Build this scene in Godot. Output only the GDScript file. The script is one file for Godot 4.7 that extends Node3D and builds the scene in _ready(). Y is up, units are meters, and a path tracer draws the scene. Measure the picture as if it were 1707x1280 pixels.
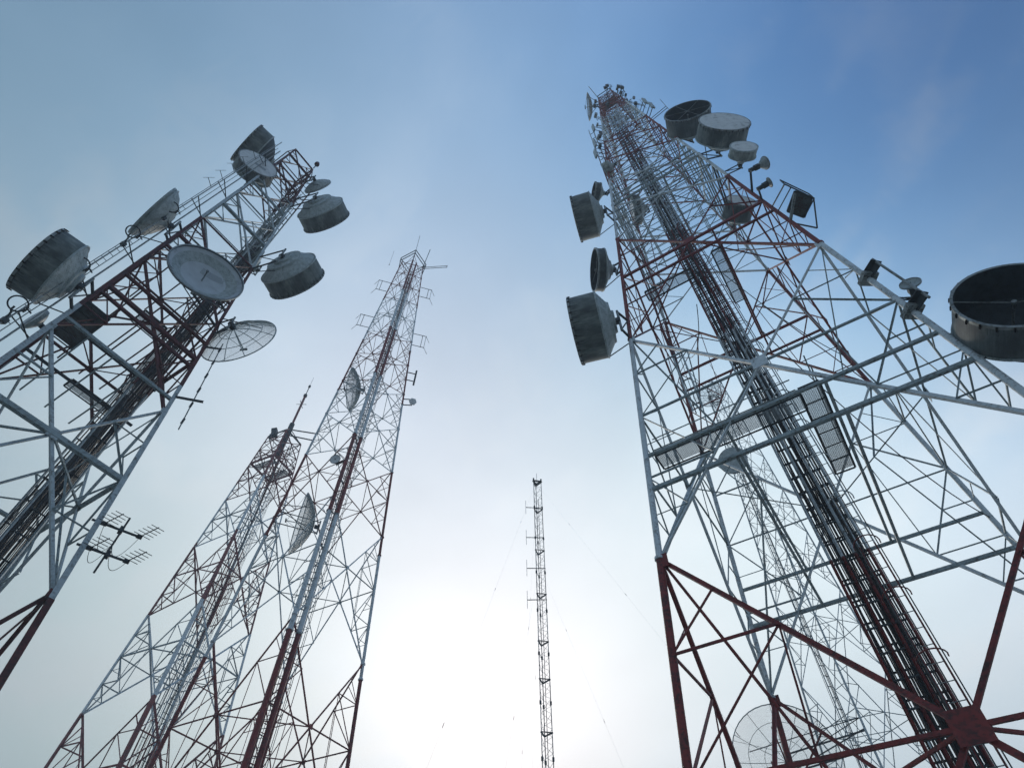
extends Node3D

const EYE := 1.6                      # camera height; heights "h" below are metres above the camera
var M := {}                           # materials
var UM := {}                          # shared unit meshes
var used := {}
var rng := RandomNumberGenerator.new()

# ------------------------------------------------------------------ set-up: camera, sky, sun, exposure
func _ready():
	rng.seed = 4711
	var cam := Camera3D.new()
	cam.name = "camera"
	cam.fov = 66.18
	cam.near = 0.05
	cam.far = 4000.0
	cam.transform = Transform3D(Basis(Vector3(0.99995, 0.00617, 0.00811), Vector3(-0.01019, 0.60511, 0.79608), Vector3(0.0, -0.79612, 0.60514)).orthonormalized(), Vector3(0, EYE, 0))
	add_child(cam)
	var env := Environment.new()
	env.background_mode = Environment.BG_SKY
	env.tonemap_mode = Environment.TONE_MAPPER_LINEAR
	env.tonemap_exposure = 1.0
	env.sdfgi_enabled = true
	env.ssao_enabled = true
	env.ssil_enabled = true
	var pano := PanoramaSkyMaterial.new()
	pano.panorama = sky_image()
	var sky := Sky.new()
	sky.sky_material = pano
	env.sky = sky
	env.fog_enabled = true
	env.fog_density = 0.003
	env.fog_light_color = Color(0.86, 0.91, 0.96)
	var we := WorldEnvironment.new()
	we.name = "world_environment"
	we.environment = env
	add_child(we)
	var sun := DirectionalLight3D.new()
	sun.name = "sun"
	sun.light_energy = 0.45
	sun.light_angular_distance = 12.0
	sun.light_color = Color(1.0, 0.97, 0.92)
	sun.shadow_enabled = true
	add_child(sun)
	# the sun stands behind thin cloud, low and ahead of the camera
	var to_sun := Vector3(-0.06, 0.46, -0.886).normalized()
	sun.look_at_from_position(to_sun * 100.0, Vector3.ZERO, Vector3.UP)

	make_materials()
	make_unit_meshes()
	build_ground()
	build_right_tower()
	build_left_tower()
	build_centre_tower()
	build_thin_tower()
	build_mast()
	build_hidden_tower()

# sky: thin cloud lit from behind, blue where the veil opens (upper right); a smooth function of direction plus cloud noise
func sky_image() -> ImageTexture:
	var w := 768
	var hh := 384
	var img := Image.create(w, hh, false, Image.FORMAT_RGBF)
	var soft := FastNoiseLite.new()
	soft.seed = 5
	soft.frequency = 1.6
	soft.fractal_octaves = 4
	var wisp := FastNoiseLite.new()
	wisp.seed = 11
	wisp.frequency = 2.6
	wisp.fractal_octaves = 5
	wisp.domain_warp_enabled = true
	wisp.domain_warp_amplitude = 0.25
	wisp.domain_warp_frequency = 1.4
	var s := Vector3(-0.040, 0.343, 0.939)
	var base := Vector3(-0.861, -0.629, -0.497)
	var lobes := [        # broad lobes of veil and clear air: direction (x right, y up, z ahead), log colour
		[Vector3(0.000, 0.866, 0.500), Vector3(0.253, 0.102, 0.102)],
		[Vector3(-0.785, 0.423, 0.453), Vector3(-0.303, -0.246, -0.261)],
		[Vector3(0.785, 0.423, 0.453), Vector3(0.474, 0.300, 0.272)],
		[Vector3(-0.492, 0.866, 0.087), Vector3(-0.376, -0.191, -0.162)],
		[Vector3(0.492, 0.866, 0.087), Vector3(-2.188, -1.487, -0.831)],
		[Vector3(0.489, 0.208, 0.847), Vector3(0.637, 0.613, 0.644)],
		[Vector3(-0.557, 0.242, 0.795), Vector3(0.671, 0.575, 0.482)],
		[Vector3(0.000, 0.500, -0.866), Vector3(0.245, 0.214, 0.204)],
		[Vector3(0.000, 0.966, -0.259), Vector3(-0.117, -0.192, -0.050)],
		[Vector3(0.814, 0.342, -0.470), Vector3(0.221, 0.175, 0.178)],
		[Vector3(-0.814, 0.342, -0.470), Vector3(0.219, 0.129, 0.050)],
		[Vector3(0.455, 0.707, 0.542), Vector3(1.525, 1.262, 0.958)],
		[Vector3(-0.406, 0.707, 0.579), Vector3(1.631, 1.243, 1.064)],
		[Vector3(-0.296, 0.500, 0.814), Vector3(-0.321, -0.174, -0.120)],
		[Vector3(0.168, 0.985, 0.045), Vector3(1.106, 0.971, 0.730)]]
	for j in hh:
		var el := PI * 0.5 - (j + 0.5) / hh * PI
		var yy := maxf(sin(el), 0.0)
		var ch := cos(maxf(el, 0.0))
		for i in w:
			var az := (i + 0.5) / w * TAU
			var d := Vector3(sin(az) * ch, yy, cos(az) * ch)
			var th := rad_to_deg(acos(clampf(d.dot(s), -1.0, 1.0)))
			var g1 := exp(-pow(th / 22.0, 2.0))
			var g2 := exp(-pow(th / 55.0, 2.0))
			var lo := 1.0 - yy
			var e := base + Vector3(1.598, 1.212, 1.101) * g1 + Vector3(-0.616, -0.579, -0.705) * g2 + Vector3(-0.965, -0.633, -0.270) * yy
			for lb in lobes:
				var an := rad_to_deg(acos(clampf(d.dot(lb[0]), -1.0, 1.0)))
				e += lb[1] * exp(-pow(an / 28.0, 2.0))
			# cloud veil: soft mottling everywhere, wisps low on the right
			var n := soft.get_noise_3d(d.x, d.y * 1.6, d.z)
			var q := wisp.get_noise_3d(d.x * 0.8 + d.y * 0.7, d.y * 2.4 - d.x * 0.9, d.z)
			var veil := n * 0.10 + clampf(q * 1.5, 0.0, 1.0) * 0.7 * clampf(lo * 1.3 - 0.05, 0.0, 1.0) + maxf(q, 0.0) * 0.16
			var c := Vector3(exp(e.x), exp(e.y), exp(e.z))
			c *= 1.0 + n * 0.10 + q * 0.05
			c += Vector3(0.34, 0.33, 0.32) * exp(-pow(th / 16.0, 2.0))
			var white := Vector3(0.86, 0.9, 0.93)
			var k := clampf(veil, 0.0, 0.5)
			c = c.lerp(white * maxf(c.z * 1.05, 0.25), k)
			img.set_pixel(i, j, Color(c.x, c.y, c.z))
	return ImageTexture.create_from_image(img)

# ------------------------------------------------------------------ materials
func lin(r: float, g: float, b: float) -> Color:
	return Color(r, g, b).linear_to_srgb()

# a seamless colour texture: base paint, second tone in patches, specks
func paint_tex(seed_: int, base: Color, tone: Color, speck: Color, amount: float, specks: float, freq := 0.012) -> ImageTexture:
	var n := FastNoiseLite.new()
	n.seed = seed_
	n.frequency = freq
	n.fractal_octaves = 5
	var a := n.get_seamless_image(256, 256)
	n.seed = seed_ + 1
	n.frequency = freq * 6.0
	var b := n.get_seamless_image(256, 256)
	var img := Image.create(256, 256, false, Image.FORMAT_RGB8)
	for y in 256:
		for x in 256:
			var p := a.get_pixel(x, y).r
			var q := b.get_pixel(x, y).r
			var c := base.lerp(tone, clampf((p - 0.5) * 3.0 + amount, 0.0, 1.0) * 0.8)
			c = c.lerp(speck, clampf((q + p * 0.5 - 1.0 + specks) * 6.0, 0.0, 0.85))
			c = c.lerp(c.darkened(0.25), q * 0.5)
			img.set_pixel(x, y, c)
	img.generate_mipmaps()
	return ImageTexture.create_from_image(img)

func surf(key: String, tex: Texture2D, rough: float, metal := 0.0, scale := 0.6) -> StandardMaterial3D:
	var m := StandardMaterial3D.new()
	m.resource_name = key
	m.albedo_texture = tex
	m.roughness = rough
	m.metallic = metal
	m.uv1_triplanar = true
	m.uv1_world_triplanar = true
	m.uv1_scale = Vector3.ONE * scale
	M[key] = m
	return m

# stains that run from the front rim of a drum down its wall, with mould patches (u round the wall, v from rim to back)
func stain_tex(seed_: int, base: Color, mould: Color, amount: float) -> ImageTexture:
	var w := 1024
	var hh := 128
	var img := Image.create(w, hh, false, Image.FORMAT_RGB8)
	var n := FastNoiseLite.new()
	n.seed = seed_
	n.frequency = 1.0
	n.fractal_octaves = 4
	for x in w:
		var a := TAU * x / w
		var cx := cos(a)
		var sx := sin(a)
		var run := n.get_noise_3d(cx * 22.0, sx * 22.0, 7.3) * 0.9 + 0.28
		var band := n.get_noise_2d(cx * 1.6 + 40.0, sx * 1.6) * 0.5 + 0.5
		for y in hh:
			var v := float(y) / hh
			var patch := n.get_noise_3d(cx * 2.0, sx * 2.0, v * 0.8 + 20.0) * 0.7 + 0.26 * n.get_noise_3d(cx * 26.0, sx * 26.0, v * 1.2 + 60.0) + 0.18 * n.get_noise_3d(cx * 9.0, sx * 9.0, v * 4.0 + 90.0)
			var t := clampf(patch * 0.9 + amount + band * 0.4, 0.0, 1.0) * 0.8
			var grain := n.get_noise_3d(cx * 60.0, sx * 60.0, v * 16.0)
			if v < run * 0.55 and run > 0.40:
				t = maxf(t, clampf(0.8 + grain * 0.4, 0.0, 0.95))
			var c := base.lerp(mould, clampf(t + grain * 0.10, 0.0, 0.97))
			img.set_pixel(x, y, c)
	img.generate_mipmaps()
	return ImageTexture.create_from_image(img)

func make_materials():
	surf("white_paint", paint_tex(1, Color(0.87, 0.91, 0.93), Color(0.78, 0.83, 0.855), Color(0.50, 0.49, 0.47), 0.15, 0.05), 0.5)
	surf("pale_grey_paint", paint_tex(2, Color(0.64, 0.70, 0.715), Color(0.54, 0.61, 0.62), Color(0.37, 0.35, 0.33), 0.25, 0.1), 0.55)  # grey tone for struts and beams, darker than the white of the legs
	surf("oldwhite_paint", paint_tex(6, Color(0.76, 0.81, 0.83), Color(0.66, 0.72, 0.735), Color(0.42, 0.40, 0.38), 0.2, 0.08), 0.55)
	surf("red_paint", paint_tex(3, Color(0.55, 0.19, 0.175), Color(0.45, 0.17, 0.165), Color(0.26, 0.14, 0.13), 0.3, 0.16), 0.6)
	surf("maroon_paint", paint_tex(4, Color(0.40, 0.16, 0.155), Color(0.32, 0.145, 0.145), Color(0.19, 0.11, 0.105), 0.3, 0.16), 0.6)
	surf("cable_grey", paint_tex(10, Color(0.22, 0.24, 0.25), Color(0.30, 0.32, 0.33), Color(0.15, 0.15, 0.15), 0.3, 0.05), 0.5)
	surf("galvanised", paint_tex(5, Color(0.60, 0.63, 0.63), Color(0.48, 0.52, 0.52), Color(0.34, 0.31, 0.28), 0.3, 0.12), 0.5, 0.35)
	surf("dark_steel", paint_tex(7, Color(0.23, 0.275, 0.295), Color(0.17, 0.21, 0.225), Color(0.22, 0.17, 0.15), 0.3, 0.12), 0.6, 0.2)
	surf("cable_black", paint_tex(9, Color(0.06, 0.075, 0.085), Color(0.10, 0.12, 0.13), Color(0.16, 0.15, 0.14), 0.2, 0.05), 0.5)
	surf("dish_white", paint_tex(11, Color(0.72, 0.77, 0.78), Color(0.60, 0.66, 0.67), Color(0.36, 0.40, 0.38), 0.25, 0.16, 0.02), 0.5, 0.0, 0.8)
	surf("radome_white", paint_tex(12, Color(0.90, 0.92, 0.93), Color(0.85, 0.875, 0.89), Color(0.72, 0.74, 0.75), 0.15, 0.02, 0.006), 0.75, 0.0, 0.25)
	surf("radome_grey", paint_tex(13, Color(0.78, 0.82, 0.85), Color(0.73, 0.775, 0.81), Color(0.6, 0.64, 0.67), 0.15, 0.02, 0.006), 0.75, 0.0, 0.25)
	surf("radome_print", paint_tex(14, Color(0.60, 0.64, 0.67), Color(0.66, 0.70, 0.73), Color(0.74, 0.78, 0.80), 0.35, 0.25, 0.03), 0.8, 0.0, 1.6)
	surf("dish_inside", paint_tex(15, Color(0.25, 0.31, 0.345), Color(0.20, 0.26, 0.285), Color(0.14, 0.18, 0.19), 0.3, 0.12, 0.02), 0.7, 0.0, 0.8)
	surf("deck_plate", paint_tex(17, Color(0.34, 0.37, 0.37), Color(0.26, 0.28, 0.28), Color(0.28, 0.18, 0.13), 0.3, 0.14), 0.6, 0.2)
	surf("insulator_brown", paint_tex(19, Color(0.34, 0.20, 0.13), Color(0.27, 0.16, 0.11), Color(0.2, 0.12, 0.1), 0.3, 0.1), 0.4)
	surf("concrete", paint_tex(21, Color(0.58, 0.57, 0.54), Color(0.48, 0.47, 0.45), Color(0.35, 0.34, 0.32), 0.3, 0.16, 0.02), 0.9, 0.0, 0.4)
	surf("ground_gravel", paint_tex(23, Color(0.61, 0.625, 0.62), Color(0.53, 0.56, 0.52), Color(0.42, 0.43, 0.42), 0.4, 0.22, 0.02), 0.95, 0.0, 0.12)
	for i in 3:
		var m := StandardMaterial3D.new()
		m.resource_name = "stained_shroud"
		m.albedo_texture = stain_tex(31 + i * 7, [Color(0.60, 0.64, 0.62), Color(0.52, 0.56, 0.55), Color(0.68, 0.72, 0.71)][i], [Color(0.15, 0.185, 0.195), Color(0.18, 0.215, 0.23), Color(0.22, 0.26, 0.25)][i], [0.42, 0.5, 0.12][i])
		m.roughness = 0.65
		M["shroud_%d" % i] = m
	var lamp := StandardMaterial3D.new()
	lamp.resource_name = "beacon_glass"
	lamp.albedo_color = Color(0.30, 0.05, 0.05)
	lamp.roughness = 0.15
	M["beacon_glass"] = lamp

# ------------------------------------------------------------------ meshes
func quad(st: SurfaceTool, a: Vector3, b: Vector3, c: Vector3, d: Vector3, na: Vector3, nb: Vector3, nc: Vector3, nd: Vector3, ua := Vector2.ZERO, ub := Vector2.ZERO, uc := Vector2.ZERO, ud := Vector2.ZERO):
	for t in [[a, na, ua], [b, nb, ub], [c, nc, uc], [a, na, ua], [c, nc, uc], [d, nd, ud]]:
		st.set_normal(t[1])
		st.set_uv(t[2])
		st.add_vertex(t[0])

func prism(poly: Array, smooth: bool) -> ArrayMesh:
	var st := SurfaceTool.new()
	st.begin(Mesh.PRIMITIVE_TRIANGLES)
	var n := poly.size()
	for i in n:
		var p: Vector2 = poly[i]
		var q: Vector2 = poly[(i + 1) % n]
		var a := Vector3(p.x, -0.5, p.y)
		var b := Vector3(q.x, -0.5, q.y)
		var up := Vector3(0, 1, 0)
		var nf := Vector3(q.y - p.y, 0, -(q.x - p.x)).normalized()
		var n1 := Vector3(p.x, 0, p.y).normalized() if smooth else nf
		var n2 := Vector3(q.x, 0, q.y).normalized() if smooth else nf
		quad(st, a, b, b + up, a + up, n1, n2, n2, n1)
	var idx := Geometry2D.triangulate_polygon(PackedVector2Array(poly))
	for k in range(0, idx.size(), 3):
		for top in [0.5, -0.5]:
			var order := [0, 1, 2] if top > 0 else [2, 1, 0]
			for o in order:
				var v: Vector2 = poly[idx[k + o]]
				st.set_normal(Vector3(0, signf(top), 0))
				st.set_uv(Vector2.ZERO)
				st.add_vertex(Vector3(v.x, top, v.y))
	return st.commit()

func ngon(n: int) -> Array:
	var out := []
	for i in n:
		out.append(Vector2(cos(TAU * i / n), sin(TAU * i / n)) * 0.5)
	return out

func make_unit_meshes():
	var t := 0.13
	UM["angle"] = prism([Vector2(-0.5, -0.5), Vector2(0.5, -0.5), Vector2(0.5, -0.5 + t), Vector2(-0.5 + t, -0.5 + t), Vector2(-0.5 + t, 0.5), Vector2(-0.5, 0.5)], false)
	UM["channel"] = prism([Vector2(-0.5, -0.5), Vector2(0.5, -0.5), Vector2(0.5, -0.36), Vector2(-0.38, -0.36), Vector2(-0.38, 0.36), Vector2(0.5, 0.36), Vector2(0.5, 0.5), Vector2(-0.5, 0.5)], false)
	UM["tube"] = prism(ngon(10), true)
	UM["rod"] = prism(ngon(6), true)
	UM["box"] = prism([Vector2(-0.5, -0.5), Vector2(0.5, -0.5), Vector2(0.5, 0.5), Vector2(-0.5, 0.5)], false)

func lathe(profile: Array, seg := 48, smooth := false) -> ArrayMesh:      # profile: (radius, y) from one end to the other; normals to the left of travel
	var st := SurfaceTool.new()
	st.begin(Mesh.PRIMITIVE_TRIANGLES)
	for j in profile.size() - 1:
		var p: Vector2 = profile[j]
		var q: Vector2 = profile[j + 1]
		if p.distance_to(q) < 1e-6:
			continue
		var dn := Vector2(-(q.y - p.y), q.x - p.x).normalized()
		var dp := dn
		var dq := dn
		if smooth:
			if j > 0:
				var o: Vector2 = profile[j - 1]
				dp = (dn + Vector2(-(p.y - o.y), p.x - o.x).normalized()).normalized()
			if j < profile.size() - 2:
				var o: Vector2 = profile[j + 2]
				dq = (dn + Vector2(-(o.y - q.y), o.x - q.x).normalized()).normalized()
		for i in seg:
			var a0 := TAU * i / seg
			var a1 := TAU * (i + 1) / seg
			var d0 := Vector3(cos(a0), 0, sin(a0))
			var d1 := Vector3(cos(a1), 0, sin(a1))
			var n0 := d0 * dp.x + Vector3(0, dp.y, 0)
			var n1 := d1 * dp.x + Vector3(0, dp.y, 0)
			var m0 := d0 * dq.x + Vector3(0, dq.y, 0)
			var m1 := d1 * dq.x + Vector3(0, dq.y, 0)
			var v0 := float(j) / (profile.size() - 1)
			var v1 := float(j + 1) / (profile.size() - 1)
			quad(st, d0 * p.x + Vector3(0, p.y, 0), d0 * q.x + Vector3(0, q.y, 0), d1 * q.x + Vector3(0, q.y, 0), d1 * p.x + Vector3(0, p.y, 0), n0, m0, m1, n1, Vector2(float(i) / seg, v0), Vector2(float(i) / seg, v1), Vector2(float(i + 1) / seg, v1), Vector2(float(i + 1) / seg, v0))
	return st.commit()

func sweep_into(st: SurfaceTool, path: Array, r: float, sides := 6):
	var n := path.size()
	var rings := []
	var last := Vector3.ZERO
	for i in n:
		var dir: Vector3 = (path[mini(i + 1, n - 1)] - path[maxi(i - 1, 0)]).normalized()
		var x := last
		if x == Vector3.ZERO:
			x = Vector3.UP if absf(dir.y) < 0.9 else Vector3.RIGHT
		x = (x - dir * x.dot(dir)).normalized()
		last = x
		var z := x.cross(dir)
		var ring := []
		for k in sides:
			var a := TAU * k / sides
			ring.append(x * cos(a) + z * sin(a))
		rings.append(ring)
	for i in n - 1:
		for k in sides:
			var k2 := (k + 1) % sides
			var a: Vector3 = rings[i][k]
			var b: Vector3 = rings[i + 1][k]
			var c: Vector3 = rings[i + 1][k2]
			var d: Vector3 = rings[i][k2]
			quad(st, path[i] + a * r, path[i] + d * r, path[i + 1] + c * r, path[i + 1] + b * r, a, d, c, b)

func sweep(path: Array, r: float, sides := 6) -> ArrayMesh:
	var st := SurfaceTool.new()
	st.begin(Mesh.PRIMITIVE_TRIANGLES)
	sweep_into(st, path, r, sides)
	return st.commit()

# ------------------------------------------------------------------ nodes
func numbered(called: String) -> String:
	if not used.has(called):
		used[called] = 0
		return called
	used[called] += 1
	return "%s_%03d" % [called, used[called]]

func thing(called: String, label: String, category: String, at: Vector3, basis_ := Basis.IDENTITY, group := "") -> Node3D:
	var o := Node3D.new()
	o.name = numbered(called)
	o.transform = Transform3D(basis_, at)
	add_child(o)
	o.set_meta("label", label)
	o.set_meta("category", category)
	if group:
		o.set_meta("group", group)
	return o

func place(parent: Node3D, called: String, mesh: Mesh, m: Material, world: Transform3D) -> MeshInstance3D:
	var o := MeshInstance3D.new()
	o.name = called
	o.mesh = mesh
	o.material_override = m
	var t := Transform3D.IDENTITY
	var p: Node = parent
	while p != self:
		t = (p as Node3D).transform * t
		p = p.get_parent()
	o.transform = t.affine_inverse() * world
	o.cast_shadow = GeometryInstance3D.SHADOW_CASTING_SETTING_ON
	parent.add_child(o, true)
	return o

func local(parent: Node3D, called: String, mesh: Mesh, m: Material, t := Transform3D.IDENTITY) -> MeshInstance3D:
	var o := MeshInstance3D.new()
	o.name = called
	o.mesh = mesh
	o.material_override = m
	o.transform = t
	parent.add_child(o, true)
	return o

func span(a: Vector3, b: Vector3, w: float, ref: Vector3, d := 0.0) -> Transform3D:
	var y := b - a
	var yd := y.normalized()
	var x := ref - yd * ref.dot(yd)
	if x.length() < 1e-3:
		x = Vector3(1, 0.1, 0.3)
		x = x - yd * x.dot(yd)
	x = x.normalized()
	var z := x.cross(yd)
	return Transform3D(Basis(x * w, y, z * (d if d > 0.0 else w)), (a + b) * 0.5)

func bar(parent: Node3D, called: String, a: Vector3, b: Vector3, w: float, m, shape := "tube", ref := Vector3.UP, d := 0.0) -> MeshInstance3D:
	return place(parent, called, UM[shape], M[m] if m is String else m, span(a, b, w, ref, d))

func slab(parent: Node3D, called: String, centre: Vector3, x: Vector3, y: Vector3, z: Vector3, m: String) -> MeshInstance3D:
	return place(parent, called, UM["box"], M[m], Transform3D(Basis(x, y, z), centre))

# ------------------------------------------------------------------ tower frame
func frame(dist: float, az: float, rot: float, href: float, s: float, k: float) -> Dictionary:
	var a := deg_to_rad(az)
	var r := deg_to_rad(rot)
	var c := Vector2(sin(a), cos(a)) * dist
	var u := Vector2(sin(r), cos(r))
	var v := Vector2(-u.y, u.x)
	if v.dot(c) < 0:
		v = -v
	return {"c": c, "u": u, "v": v, "href": href, "s": s, "k": k, "bands": []}

func P(t: Dictionary, du: float, dv: float, h: float) -> Vector3:
	var q: Vector2 = t.c + t.u * du + t.v * dv
	return Vector3(q.x, h + EYE, -q.y)

func half(t: Dictionary, h: float) -> float:
	return maxf(0.5 * (t.s + t.k * (h - t.href)), 0.24)

const CU := [-1.0, 1.0, 1.0, -1.0]
const CV := [-1.0, -1.0, 1.0, 1.0]

func leg_at(t: Dictionary, i: int, h: float) -> Vector3:
	var w := half(t, h)
	return P(t, CU[i % 4] * w, CV[i % 4] * w, h)

func out_of(t: Dictionary, i: int) -> Vector3:                  # outward diagonal at leg i
	return (leg_at(t, i, 0.0) - P(t, 0, 0, 0.0)).normalized()

func face_out(t: Dictionary, f: int) -> Vector3:
	return (out_of(t, f) + out_of(t, f + 1)).normalized()

func band(t: Dictionary, h: float) -> String:
	for b in t.bands:
		if h < b[0]:
			return b[1]
	return t.bands[-1][1]

func lattice(o: Node3D, t: Dictionary, levels: Array, cfg: Dictionary):
	var base := -EYE
	var top: float = levels[-1]
	var shape: String = cfg.get("leg_shape", "tube")
	var bshape: String = cfg.get("brace_shape", "angle")
	# legs, cut where the paint or the section changes
	var cuts := levels.duplicate()
	for b in t.bands:
		if b[0] > base and b[0] < top:
			cuts.append(b[0])
	cuts.sort()
	for i in 4:
		for j in cuts.size() - 1:
			var h0: float = cuts[j]
			var h1: float = cuts[j + 1]
			if h1 - h0 < 0.05:
				continue
			var f := clampf((h0 - base) / (top - base), 0.0, 1.0)
			var w: float = lerpf(cfg.leg0, cfg.leg1, f)
			var a := leg_at(t, i, h0)
			var b := leg_at(t, i, h1)
			bar(o, "leg", a, b, w, band(t, (h0 + h1) * 0.5) + "_paint", shape, (out_of(t, i).cross(Vector3.UP) - out_of(t, i)).normalized())
			if cfg.get("flange", false) and j > 0:
				var dir := (b - a).normalized()
				bar(o, "flange", a - dir * 0.035, a + dir * 0.035, w * 1.5, band(t, h0 + 0.1) + "_paint", "tube")
		slab(o, "footing", leg_at(t, i, base) + Vector3(0, 0.12, 0), Vector3(1.1, 0, 0), Vector3(0, 0.5, 0), Vector3(0, 0, 1.1), "concrete")
	# braced panels
	for j in levels.size() - 1:
		var h0: float = levels[j]
		var h1: float = levels[j + 1]
		var f := clampf((h0 - base) / (top - base), 0.0, 1.0)
		var wd: float = lerpf(cfg.diag0, cfg.diag1, f)
		var wr: float = lerpf(cfg.sub0, cfg.sub1, f)
		var w0 := half(t, h0)
		var w1 := half(t, h1)
		var hc := lerpf(h0, h1, w0 / (w0 + w1))
		var m := band(t, (h0 + h1) * 0.5) + "_paint"
		var ms := "pale_grey_paint" if m == "white_paint" or m == "oldwhite_paint" else m
		var centres := []
		for k in 4:
			var no := face_out(t, k)
			var a0 := leg_at(t, k, h0)
			var b0 := leg_at(t, k + 1, h0)
			var a1 := leg_at(t, k, h1)
			var b1 := leg_at(t, k + 1, h1)
			var ac := leg_at(t, k, hc)
			var bc := leg_at(t, k + 1, hc)
			var cc := (ac + bc) * 0.5
			centres.append(cc)
			bar(o, "diagonal", a0, b1, wd, m, bshape, no)
			bar(o, "diagonal", b0 - no * wd * 0.8, a1 - no * wd * 0.8, wd, m, bshape, -no)
			bar(o, "horizontal_beam", ac, bc, wd * cfg.get("beam", 0.85), ms, bshape, Vector3.UP)
			if h1 > cfg.get("ring_from", 1e9):
				bar(o, "horizontal_beam", a1, b1, wd * 0.8, ms, bshape, Vector3.UP)
			if h1 - h0 > cfg.get("sub_min", 3.0):
				# secondary struts: leg at mid height and quarter heights to the middles of the half diagonals
				for side in 2:
					var lc: Vector3 = [ac, bc][side]
					var l0: Vector3 = [a0, b0][side]
					var l1: Vector3 = [a1, b1][side]
					var lowm := (l0 + cc) * 0.5
					var upm := (l1 + cc) * 0.5
					var lowq := (l0 + lc) * 0.5
					var upq := (l1 + lc) * 0.5
					bar(o, "strut", lc, lowm, wr, ms, bshape, no)
					bar(o, "strut", lc, upm, wr, ms, bshape, no)
					bar(o, "strut", lowq, lowm, wr, ms, bshape, Vector3.UP)
					bar(o, "strut", upq, upm, wr, ms, bshape, Vector3.UP)
					if cfg.get("fine", false) and h1 - h0 > 6.0:
						bar(o, "strut", lowq, (l0 + lowm) * 0.5, wr * 0.8, ms, bshape, Vector3.UP)
						bar(o, "strut", (lc + lowq) * 0.5, (lc + lowm) * 0.5, wr * 0.7, ms, bshape, no)
						bar(o, "strut", (l0 + lowq) * 0.5, (l0 + lowm) * 0.5, wr * 0.7, ms, bshape, no)
						bar(o, "strut", upq, (l1 + upm) * 0.5, wr * 0.8, ms, bshape, Vector3.UP)
						bar(o, "hip_strut", lowm, (lc + cc) * 0.5, wr * 0.7, ms, bshape, no)
						bar(o, "hip_strut", upm, (lc + cc) * 0.5, wr * 0.7, ms, bshape, no)
			if cfg.get("gusset", false):
				var gs: float = lerpf(cfg.get("plate0", 0.2), cfg.get("plate1", 0.1), f)
				var ux := (bc - ac).normalized()
				slab(o, "gusset", cc + no * wd * 0.58, ux * gs, no * 0.016, ux.cross(no) * gs, m.get_slice("_", 0) + "_paint")
				for q in [a1, b1]:
					var inward: Vector3 = (cc - q).normalized()
					slab(o, "gusset", q + inward * gs * 0.3 + no * wd * 0.56, ux * gs * 0.45, no * 0.014, ux.cross(no) * gs * 0.7, m)
		for k in 4:
			bar(o, "plan_brace", centres[k], centres[(k + 1) % 4], wr * 1.1, ms, bshape, Vector3.UP)
		if cfg.get("hips", false) and h1 - h0 > 5.0:
			for k in 4:
				bar(o, "hip_brace", leg_at(t, k, h1), (centres[k] + centres[(k + 3) % 4]) * 0.5, wr, ms, bshape)
				bar(o, "hip_brace", leg_at(t, k, h0), (centres[k] + centres[(k + 3) % 4]) * 0.5, wr, ms, bshape)

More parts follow.
